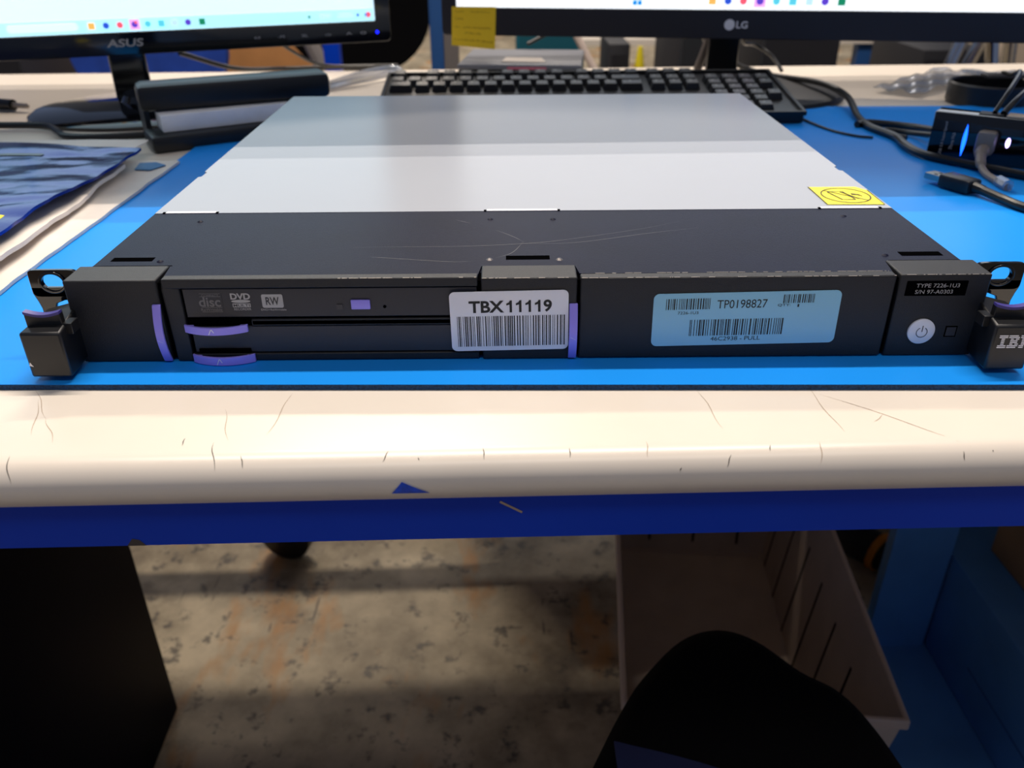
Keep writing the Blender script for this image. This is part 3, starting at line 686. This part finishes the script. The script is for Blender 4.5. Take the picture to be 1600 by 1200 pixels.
# cables and plug at the left
c = MB(); c.tube(smooth([(-.62, .50, .012), (-.56, .535, .004), (-.50, .535, .003), (-.47, .505, .003), (-.455, .49, .002), (-.42, .485, .002), (-.37, .50, .001)], 6), .0035, 10)
tag(c.build('power_cable', M['rubber']), 'black cable looping in front of the left monitor foot', 'cable')
pl = empty('audio_plug', (-.585, .644, .003), R(-18)); tag(pl, 'black cable plug with gold tip lying at the left edge', 'plug')
MB().tube([(-.09, 0, .001), (-.03, 0, .001), (-.003, 0, .001)], [.003, .0065, .0065], 12).build('grip', M['rubber'], pl)
MB().tube([(-.004, 0, .001), (.018, 0, .001), (.020, 0, .001)], [.0032, .0030, .001], 12).build('tip', M['worn'], pl)
# coiled clear bag behind
cb = MB(); cb.tube(smooth([(-.252, .765, .002), (-.235, .790, .004), (-.205, .84, .007), (-.175, .875, .007), (-.160, .865, .006), (-.180, .83, .005), (-.215, .79, .004), (-.240, .762, .002)], 6), .0045, 8)
tag(cb.build('coiled_white_cord', M['clear']), 'clear looped cord at the rear edge between the two monitors', 'cord')

# ---------------------------------------------------------------- things on the right of the bench
lt = empty('closed_laptop', (-.025, .800, -.003), R(-6)); tag(lt, 'closed grey laptop with white slip lying behind the keyboard', 'laptop')
MB().box(-.045, .115, -.04, .105, .003, .024, bev=.003).build('base', M['plast'], lt)
MB().box(-.045, .115, -.04, .105, .0245, .031, bev=.0025).build('lid', M['lid'], lt)
MB().prism([(.01, -.02), (.068, -.02), (.060, .02), (.012, .022)], .0313, .0318, 'z').build('paper_slip', M['paper'], lt)
MB().box(.02, .07, -.0405, -.040, .0255, .0285).build('pink_strip', mat('pink_print', (220, 120, 140), .5), lt)
hb = empty('usb_hub', (.370, .391, .0005), R(-36)); tag(hb, 'black seven-port hub standing on edge with glowing blue strip', 'hub')
MB().box(0, .15, 0, .022, 0, .040, bev=.0015).build('body', M['gloss'], hb)
MB().box(.034, .053, .004, .019, .0402, .0408).build('top_port', M['dark'], hb)
MB().box(.056, .09, .003, .019, .0402, .0415).build('top_sticker', M['beige'], hb)
n = 10; o1 = [(.0285-.0016*math.sin(math.pi*i/n)+.0000*i, .004+.028*i/n) for i in range(n+1)]; o2 = [(.0285+.0016*math.sin(math.pi*i/n), .004+.028*i/n) for i in range(n+1)]
MB().prism(o1+o2[::-1], -.0006, 0, 'y').build('light_strip', M['led'], hb)
MB().prism([(.0625+.0018*math.cos(a/8*math.pi), .0200+.0042*math.sin(a/8*math.pi)) for a in range(16)], -.0006, 0, 'y').build('port_light', M['led2'], hb)
def rot90(b, px, pz): b.v = [(px-(v[2]-pz), v[1], pz+(v[0]-px)) for v in b.v]; return b
t = MB(); t.text('USB 3.0 SuperSpeed', .0110, .0400, .0010, .0038, -.0004); rot90(t, .0110, .0030)
t2 = MB(); t2.text('7Ports Hub', .0185, .0330, .0070, .0098, -.0004); rot90(t2, .0185, .0090)
t.v += t2.v[:0]; off = len(t.v); t.add(t2.v, t2.f)
t.build('printed_name', M['silver'], hb)
# grey network plug in the hub and its cable
def H_(u, v, z): return frame((.370, .391, 0), R(-36))@Vector((u, v, z))
ne = empty('network_cable'); tag(ne, 'grey cable plugged into the face of the black hub', 'cable')
MB().box(.039, .054, -.014, -.0002, .0100, .0300, M=frame((.370, .391, 0), R(-36)), bev=.003).build('plug', M['grey'], ne)
MB().tube(smooth([H_(.0465, -.010, .016), H_(.047, -.022, .012), H_(.051, -.034, .006), H_(.057, -.045, .003), H_(.066, -.06, .003), H_(.078, -.078, .003)], 6), [.0055]*6+[.0042]*6+[.003]*19, 10).build('lead', M['greyc'], ne)
MB().tube([H_(.070, -.066, .004), H_(.078, -.078, .004)], .0048, 8).build('clear_sleeve', M['clear'], ne)
# usb cable on the mat
uc = empty('usb_cable'); tag(uc, 'thick black cable ending in a metal USB plug on the mat', 'cable')
FU = frame((.352, .268, .0062), R(124)); # +x runs towards the plug tip
FU = frame((.3535, .2755, .0062), math.atan2(.318-.2755, .333-.3535))
MB().box(-.004, .024, -.0080, .0080, -.0052, .0052, M=FU, bev=.002).build('grip', M['plast'], uc)
mp = MB().box(.024, .0385, -.0058, .0058, -.0023, .0023, M=FU)
for s in (-1, 1): mp.box(.0285, .0315, s*.0028-.001, s*.0028+.001, .0022, .00245, 1, M=FU)
mp.build('metal_plug', [M['steel'], M['hole']], uc)
MB().tube([FU@Vector((-.003, 0, 0)), FU@Vector((-.012, 0, -.0005)), FU@Vector((-.014, 0, -.0007))], [.0046, .0034, .003], 10).build('strain_relief', M['rubber'], uc)
MB().tube(smooth([FU@Vector((-.010, 0, -.0005)), FU@Vector((-.03, .002, -.002)), (.372, .226, .0036), (.392, .202, .0036), (.43, .18, .0036), (.48, .17, .0036)], 6), .0034, 10).build('lead', M['rubber'], uc)
# display cable over the right monitor's foot
def cable(pts, r, m, lab, name='cable', grp=None): return tag(MB().tube(smooth(pts, 7), r, 10).build(name, m), lab, 'cable', grp)
cable([(.250, .86, .07), (.275, .875, .03), (.315, .855, .010), (.345, .81, .005), (.372, .70, .0135), (.378, .62, .012), (.366, .55, .0045), (.360, .50, .0040), (.368, .455, .0040), (.362, .415, .0045), (.366, .382, .004), (.388, .350, .004), (.418, .312, .004), (.46, .26, .004)], .0036, M['rubber'], 'thick black cable running from the right monitor foot across the mat past the hub', 'display_cable')
cable([(.352, .512, .0034), (.366, .520, .0034), (.385, .512, .0034), (.402, .490, .005), (.408, .462, .008)], .0034, M['rubber'], 'short black cable end lying across the mat behind the hub', 'hub_cable')
cable([(.378, .452, .0028), (.366, .470, .0028), (.372, .486, .0028), (.390, .468, .004), (.396, .43, .010)], .0027, M['rubber'], 'black loop of cable entering the back of the hub', 'hub_cable')
cable([(.305, .56, .0016), (.318, .50, .0014), (.335, .47, .0014), (.350, .462, .0014)], .0012, M['rubber'], 'hair-thin black wire beside the keyboard corner', 'wire')
cable([(.460, .36, .004), (.445, .345, .006), (.447, .32, .0045), (.470, .29, .004)], .0036, M['rubber'], 'black cable leaving the frame below the hub at the right', 'hub_cable')
cable([H_(.045, .012, .042), H_(.050, .04, .060), H_(.045, .12, .062), (.560, .62, .034), (.570, .655, .031)], .0020, M['rubber'], 'left of two thin cables rising from the hub to the round black tin', 'thin_cable')
cable([H_(.052, .012, .042), H_(.060, .05, .055), (.540, .52, .050), (.600, .645, .040), (.65, .70, .03)], .0026, M['rubber'], 'right of two thin cables rising from the hub past the round black tin', 'thin_cable')
# round black tin with strap
pk = empty('round_tin', (.558, .652, -.0025)); tag(pk, 'round black open tin with a clip near the right edge of the bench', 'tin')
MB().lathe([(.044, 0), (.0455, .002), (.0455, .022), (.0435, .024), (.0415, .022), (.0415, .006), (0, .005)], seg=48).build('body', M['plast'], pk)
MB().box(.000, .045, .010, .030, .024, .029, bev=.002).build('clip', M['dgrey'], pk)
MB().prism([(.02+.004*math.cos(a/8*math.pi), .022+.003*math.sin(a/8*math.pi)) for a in range(16)], .029, .0294, 'z').build('eyelet', M['worn'], pk)
r5 = random.Random(9)
def bagf(u, v):
    p = Vector((.450, .722)).lerp(Vector((.490, .682)), u).lerp(Vector((.600, .872)).lerp(Vector((.640, .828)), u), v)
    return (p.x, p.y, .0012+.003+.0025*math.sin(u*13+v*6)*math.sin(v*19+u*3))
tag(MB().grid(bagf, 24, 40, 0, .0012).build('clear_bag', M['clear']), 'flat shiny clear plastic bag on the white worktop behind the tin', 'bag')
def bagg(u, v): return (.615+.09*u, .79-.02*u+.05*v, .005+.003*math.sin(u*11+v*7)*math.sin(v*9))
tag(MB().grid(bagg, 20, 12, 0, .0012).build('clear_bag', M['clear']), 'crumpled clear plastic bag behind the tin at the right frame edge', 'bag')
# cables hanging behind the bench
cable([(-.41, .72, .05), (-.37, .80, .020), (-.33, .89, .006), (-.25, .915, .004), (-.17, .93, .003)], .0030, M['rubber'], 'black cable trailing from the left monitor neck along the rear bench edge', 'monitor_cable')
cable([(-.33, .78, .075), (-.30, .84, .035), (-.27, .88, .012), (-.20, .90, .006)], .0022, M['rubber'], 'thin black cable sagging under the left monitor in front of the cardboard', 'monitor_cable')
cable([(.02, .90, .035), (.06, .915, .05), (.13, .92, .062), (.20, .91, .060), (.24, .88, .045)], .0026, M['rubber'], 'thin black cable arching behind the keyboard toward the right monitor neck', 'monitor_cable')
cable([(.300, .80, .07), (.306, .82, .045), (.330, .85, .038), (.352, .84, .025), (.356, .80, .012)], .0024, M['rubber'], 'thin black cable curling down on the right of the monitor neck', 'monitor_cable')
cable([(.262, .80, .09), (.258, .815, .05), (.250, .83, .01)], .0055, M['greyc'], 'thick grey cable hanging beside the right monitor neck', 'monitor_cable')

# ---------------------------------------------------------------- under the bench
cab = empty('pedestal_cabinet', (-.75, .18, FZ), TH); tag(cab, 'dark navy steel pedestal cabinet under the left end of the bench', 'cabinet')
MB().box(-.25, .273, -.22, .252, 0, .70, bev=.002).build('body', M['navy'], cab)
MB().box(-.24, .262, -.238, -.221, .36, .69).build('drawer', M['navy'], cab); MB().box(-.24, .262, -.238, -.221, .02, .35).build('drawer', M['navy'], cab)
for z in (.62, .28):
    pass
cb2 = empty('tool_chest', (.85, .22, FZ)); tag(cb2, 'low blue steel chest on the floor under the right end of the bench', 'chest')
MB().box(-.2450, .30, -.34, .40, .024, .195, bev=.002).build('body', M['blue2'], cb2)
MB().box(-.385, -.24, -.34, .315, 0, .022).build('base_plate', M['blue2'], cb2)
MB().box(-.333, -.248, .300, .318, .022, .66).build('back_panel', M['blue2'], cb2)
MB().box(-.2456, -.2449, -.30, .20, .085, .087).build('panel_seam', M['postb'], cb2)
bx = empty('cardboard_box', (.80, .45, FZ+.1955), R(1.5)); tag(bx, 'worn brown cardboard box sitting on the low blue chest', 'box')
b = MB(); b.box(-.136, .15, -.32, .085, 0, .13); b.build('carton', M['cardd'], bx, bev=.002)
MB().prism([(-.136, -.32), (.15, -.32), (.15, -.11), (-.136, -.11)], .1302, .1330, 'z').build('flap', M['cardd'], bx)
# tote
tt = empty('plastic_tote', (.402, .207, FZ), R(-5.3)); tag(tt, 'open grey ribbed plastic tote standing on the floor under the bench', 'tote')
TW, TL, TH_ = -.297, .56, .245
tb = MB()
def wallq(a, b, c, d, th):   # a,b bottom; c,d top (inner face) + thickness vector
    vs = [Vector(p) for p in (a, b, c, d)]; t = Vector(th); vs += [v+t for v in vs]
    tb.add(vs, [(0, 1, 2, 3), (7, 6, 5, 4), (0, 4, 5, 1), (1, 5, 6, 2), (2, 6, 7, 3), (3, 7, 4, 0)])
I = .028; e = .006
tb.box(TW+I-.004, -I+.004, I-.004, TL-I+.004, .001, .006)
wallq((-I, I, .003), (-I, TL-I, .003), (-e, TL-e, TH_), (-e, e, TH_), (.003, 0, 0))
wallq((TW+I, I, .003), (TW+I, TL-I, .003), (TW+e, TL-e, TH_), (TW+e, e, TH_), (-.003, 0, 0))
wallq((TW+I, I, .003), (-I, I, .003), (-e, e, TH_), (TW+e, e, TH_), (0, -.003, 0))
wallq((TW+I, TL-I, .003), (-I, TL-I, .003), (-e, TL-e, TH_), (TW+e, TL-e, TH_), (0, .003, 0))
tb.build('shell', M['tote'], tt)
MB().ring([(TW, 0), (0, 0), (0, TL), (TW, TL)], [(TW+e, e), (-e, e), (-e, TL-e), (TW+e, TL-e)], TH_-.012, TH_+.001, 'z').build('rim', M['toterim'], tt, bev=.002)
rb = MB()
for k in range(7):
    y = .06+k*.074; t0, t1 = .02, .98
    for (s, xb, xt) in ((1, -I, -e), (-1, TW+I, TW+e)):
        yb_ = I+(y-I)*1.0
        rb.add([(xb-s*.0004, yb_-.0028, .008), (xb-s*.0004, yb_+.0028, .008), (xt-s*.0008, y+.0028, TH_-.012), (xt-s*.0008, y-.0028, TH_-.012)], [(0, 1, 2, 3)])
for k in range(3):
    x = TW+.075+k*.074
    rb.add([(x-.002, TL-I-.0005, .03), (x+.002, TL-I-.0005, .03), (x+.002, TL-e-.001, TH_-.012), (x-.002, TL-e-.001, TH_-.012)], [(0, 1, 2, 3)])
rb.build('rib_grooves', M['hole'], tt)
MB().box(TW+I, -I, TL-I-.004, TL-I, .006, .010).build('inner_step', M['toterim'], tt)
# cordless tool on the floor
dt = empty('cordless_tool', (.598, .735, FZ), R(125)); tag(dt, 'black and yellow power tool on the floor behind the grey tote', 'tool')
MB().tube([(-.07, 0, .034), (-.03, 0, .034), (.03, 0, .034), (.07, 0, .034)], [.018, .03, .033, .028], 14).build('motor_housing', M['dark'], dt)
MB().tube([(-.085, 0, .034), (-.068, 0, .034)], .021, 14).build('chuck', M['grey'], dt)
MB().tube([(-.032, 0, .034), (-.020, 0, .034)], .0345, 14).build('front_band', M['orange'], dt); MB().tube([(.05, 0, .034), (.064, 0, .034)], .0335, 14).build('rear_band', M['orange'], dt)
MB().box(.02, .055, -.13, -.02, .018, .050, bev=.006).build('grip', M['dark'], dt)
MB().box(0, .08, -.17, -.125, .001, .062, bev=.005).build('battery', M['dgrey'], dt)
# swivel chair pushed in from the front
ch = empty('swivel_chair', (.16, -.10, FZ)); tag(ch, 'black padded swivel chair seat poking under the bench at the front', 'chair')
SP = [(.044, .025), (.071, .075), (.096, .113), (.136, .155), (.172, .168), (.203, .155), (.232, .120), (.258, .098), (.274, .060), (.285, .00), (.30, -.12), (.27, -.28), (.16, -.34), (.02, -.28), (.0, -.12), (.018, -.03)]
sp = [(p.x-.16, p.y+.10) for p in smooth([(x, y, 0) for x, y in SP+[SP[0]]], 5)][:-1]
cu = MB(); n = len(sp); lv = [(.93, .350), (1.0, .365), (1.0, .405), (.97, .425), (.88, .434), (.6, .436)]
cxs, cys = sum(p[0] for p in sp)/n, sum(p[1] for p in sp)/n
vs = [(cxs+(p[0]-cxs)*k, cys+(p[1]-cys)*k, z) for k, z in lv for p in sp]
cu.add(vs, [(i*n+j, i*n+(j+1) % n, (i+1)*n+(j+1) % n, (i+1)*n+j) for i in range(len(lv)-1) for j in range(n)]+[tuple(range(n))[::-1], tuple((len(lv)-1)*n+j for j in range(n))], 0, True)
cu.build('seat', M['fabric'], ch, ang=60)
MB().tube([(0, 0, .08), (0, 0, .35)], .025, 14).build('column', M['plast'], ch)
for k in range(5):
    a = k*2*math.pi/5+.3; lg_ = MB().tube([(0, 0, .085), (.16*math.cos(a), .16*math.sin(a), .075), (.25*math.cos(a), .25*math.sin(a), .055)], [.022, .018, .013], 8).build('leg', M['plast'], ch)
    MB().tube([(.25*math.cos(a)-.012, .25*math.sin(a), .0255), (.25*math.cos(a)+.012, .25*math.sin(a), .0255)], .025, 16).build('caster', M['plast'], lg_)
# folded navy cloth on the seat
cl = MB(); cl.grid(lambda u, v: (.066+.15*u, .040-.050*u-.15*(1-v), FZ+.4375+.003+.001*math.sin(9*u+5*v)), 10, 10, 0, .003)
tag(cl.build('folded_cloth', M['cloth']), 'navy blue folded cloth on the black chair seat at the bottom edge', 'cloth')

# ---------------------------------------------------------------- beyond the bench
def post(x, y, w_, zt, m, lab, side=None):
    r_ = empty('support_post', (x, y, FZ)); tag(r_, lab, 'post')
    MB().box(-w_/2, w_/2, -w_/2, w_/2, 0, zt-FZ, bev=.003).build('column', m, r_)
    MB().box(-w_*.9, w_*.9, -w_*.9, w_*.9, 0, .012).build('foot_plate', m, r_)
    if side: MB().box(w_/2+.0005, w_/2+.03, -w_/2, w_/2, 0, zt-FZ).build('side_channel', side, r_)
post(-.155, 1.5, .028, .9, M['postb'], 'slim blue steel post between the two monitors', M['grey'])
post(-.455, 1.9, .04, .3, M['rail'], 'dark blue post behind the left monitor buttons')
# office chair with big rounded back, behind the gap
def office_chair(x, y, rz, bm_, lab, bw, bh, zc_, tilt=0):
    r_ = empty('office_chair', (x, y, FZ), rz); tag(r_, lab, 'chair')
    bk = MB().prism(rrect(-bw/2, bw/2, zc_-bh/2-FZ, zc_+bh/2-FZ, min(bw, bh)*.42, 8), -.20, -.15, 'y', smooth=True).build('backrest', bm_, r_, bev=.012)
    MB().box(-.03, .03, -.19, -.16, .40, zc_-FZ).build('back_bar', M['plast'], r_)
    MB().prism(rrect(-.23, .23, -.2, .24, .08, 6), .40, .46, 'z', smooth=True).build('seat', bm_, r_, bev=.015)
    MB().tube([(0, 0, .1), (0, 0, .40)], .028, 12).build('column', M['plast'], r_)
    for k in range(5):
        a = k*2*math.pi/5-math.pi/2+.05; c_, s_ = math.cos(a), math.sin(a)
        l_ = MB().tube([(0, 0, .11), (.2*c_, .2*s_, .10), (.29*c_, .29*s_, .075)], [.03, .022, .016], 8).build('leg', M['plast'], r_)
        MB().tube([(.29*c_-.022, .29*s_, .0305), (.29*c_+.022, .29*s_, .0305)], .030, 18).build('caster', M['plast'], l_)
office_chair(-.50, 2.62, R(8), M['fabric'], 'black office chair whose big rounded back fills the gap between the monitors', .46, .52, .02)
office_chair(-1.06, 2.38, R(6), M['seatb'], 'blue-backed office chair seen under the left monitor', .44, .5, -.06)
cx_ = empty('large_carton', (-.86, 3.2, FZ), R(4)); tag(cx_, 'large brown cardboard carton seen under the left monitor', 'box')
MB().box(-.30, .14, 0, .4, 0, .75, bev=.004).build('carton', M['card'], cx_)
MB().box(-.30, .14, -.001, 0, .36, .39).build('packing_tape', M['cardd'], cx_)
lean = MB().tube([(-.66, 2.2, .10), (-.48, 2.15, -.32)], .022, 10); tag(lean.build('leaning_pipe', M['grey']), 'pale grey pipe leaning in front of the brown carton', 'pipe')
# rolling stand just behind the bench, one caster showing below the front rail
rs = empty('rolling_stand', (-.365, 1.02, FZ)); tag(rs, 'black rolling stand whose caster wheel shows below the front rail on the left', 'stand')
MB().tube([(0, 0, .10), (0, 0, .62)], .014, 12).build('column', M['plast'], rs)
MB().lathe([(.035, .10), (.035, .135), (.02, .15), (0, .15)], seg=20).build('hub', M['plast'], rs)
for k in range(5):
    a = -math.pi/2-.12+k*2*math.pi/5; c_, s_ = math.cos(a), math.sin(a)
    l_ = MB().tube([(0, 0, .118), (.15*c_, .15*s_, .112), (.262*c_, .262*s_, .098)], [.014, .011, .009], 8).build('leg', M['plast'], rs)
    q = Vector((.262*c_, .262*s_, .0455)); d = Vector((math.cos(1.35), math.sin(1.35), 0))*.013
    MB().tube([q-d, q-d*.8, q+d*.8, q+d], [.040, .045, .045, .040], 28).tube([q-d*1.3, q+d*1.3], .012, 12).build('caster', M['plast'], l_)
# far bench with white top
fb = empty('far_workbench', (1.2, 2.9, FZ)); tag(fb, 'second white-topped workbench standing behind the first', 'workbench')
MB().box(-.97, 1.6, 0, .7, .560, .580).build('worktop', M['lam'], fb)
for x in (-.545, .09, 1.4):
    for y in ((.02,) if x == .09 else (.02, .62)): MB().box(x, x+.06, y, y+.05, 0, .56).build('leg', M['postb'], fb)
tag(MB().box(.02, .235, 2.6, 2.85, -.32, -.14).build('storage_bin', M['teal'], bev=.01), 'teal plastic bin behind the closed laptop', 'bin')
sb_ = empty('bin_stand', (.13, 2.72, FZ)); tag(sb_, 'dark stand carrying the teal plastic bin', 'stand'); MB().box(-.16, .16, -.15, .15, .40, .4595).build('top', M['dark'], sb_)
for x in (-.14, .12):
    for y in (-.13, .11): MB().box(x, x+.02, y, y+.02, 0, .40).build('leg', M['dark'], sb_)
for (x0, x1, y0, y1, z1, lab) in ((.64, .84, 1.9, 2.3, -.02, 'black equipment cabinet left of the right blue post'),
                                   (.40, .52, 1.75, 2.1, -.02, 'black equipment cabinet behind the right monitor neck'),
                                   (-2.3, -1.42, 2.2, 2.6, -.05, 'dark equipment cabinet beyond the left monitor foot'),
                                   (1.74, 2.6, 2.2, 2.75, -.12, 'dark equipment cabinet at the far right'),
                                   (1.27, 1.47, 2.35, 2.75, -.17, 'low dark equipment case between the chrome stool and the beige bollard'),
                                   (.295, .36, 2.3, 2.55, -.14, 'small dark equipment box between the teal bin and the yellow bottle')):
    e_ = empty('equipment_cabinet', ((x0+x1)/2, (y0+y1)/2, FZ)); tag(e_, lab, 'cabinet'); hx = (x1-x0)/2; hy = (y1-y0)/2
    MB().box(-hx, hx, -hy, hy, .02, z1-FZ, bev=.004).build('body', M['dark'], e_); MB().box(-hx+.01, hx-.01, -hy-.004, -hy, .05, z1-FZ-.03).build('door', M['dark'], e_)
    MB().box(-hx+.02, hx-.02, -hy+.02, hy-.02, 0, .02).build('plinth', M['dark'], e_)
# chrome tubular legs of a stool
sl = empty('chrome_stool', (1.22, 2.0, FZ)); tag(sl, 'stool with crossing chrome tube legs seen under the right monitor', 'stool')
for a, b in (((-.22, -.05, 0), (.02, .02, .80)), ((-.14, .1, 0), (.10, .05, .80)), ((.20, -.05, 0), (.03, 0, .80)), ((.26, .1, 0), (.12, .05, .80))):
    MB().tube([a, b], .017, 12).build('leg', M['chrome'], sl)
MB().lathe([(.15, 0), (.17, .01), (.17, .05), (.14, .07), (0, .075)], seg=36, c=(.05, .02, .80)).build('seat', M['fabric'], sl)
bl = empty('bollard', (1.62, 2.50, FZ)); tag(bl, 'beige square bollard with a yellow band near the right edge', 'bollard')
MB().box(-.07, .07, -.07, .07, 0, .72).build('column', M['beige'], bl); MB().box(-.072, .072, -.072, .072, .33, .365).build('yellow_band', M['bright'], bl)
tl_ = MB().tube([(.62, 2.2, -.02), (.50, 1.98, -.20)], .018, 12)
for a, b, lab in (((.10, 1.75, .04), (.30, 1.62, -.30), 'pale aluminium strut slanting down behind the laptop'),):
    tag(MB().tube([a, b], .009, 8).build('slanting_strut', M['toterim']), lab, 'strut')
tl0 = MB().tube([(.490, 1.56, -.005), (.435, 1.50, -.085)], .011, 12)  # glowing tube stands in for a reflection in glass, not a lamp
tlo = empty('glass_reflection', (.46, 1.53, FZ)); tag(tlo, 'glowing white tube imitating a glass reflection, on an added thin stand right of the right monitor neck', 'reflection')
tl0.v = [(v[0]-.46, v[1]-1.53, v[2]-FZ) for v in tl0.v]; tl0.build('reflection_tube', M['reflglow'], tlo)
MB().tube([(-.025, -.03, 0), (-.025, -.03, .70)], .008, 8).build('stand', M['grey'], tlo); MB().lathe([(.09, 0), (.09, .01), (.02, .02), (0, .02)], seg=24, c=(-.025, -.03, 0)).build('base', M['plast'], tlo)  # stand and base added only to carry the reflection tube
# bits of yellow on the far floor
for x, y, a in ((.62, 4.0, .5), (1.45, 4.2, -.3), (1.75, 4.6, .2)):
    pass
tag(MB().box(1.60, 1.80, 4.0, 4.06, FZ, FZ+.002).build('floor_tape', M['bright']), 'short strip of yellow tape on the floor beyond the bench right of the blue post', 'tape')
tag(MB().tube([(.405, 2.4, FZ), (.405, 2.4, -.22), (.405, 2.4, -.16)], [.018, .016, .007], 12).build('yellow_bottle', M['bright']), 'tall yellow bottle on the floor behind the keyboard', 'bottle')
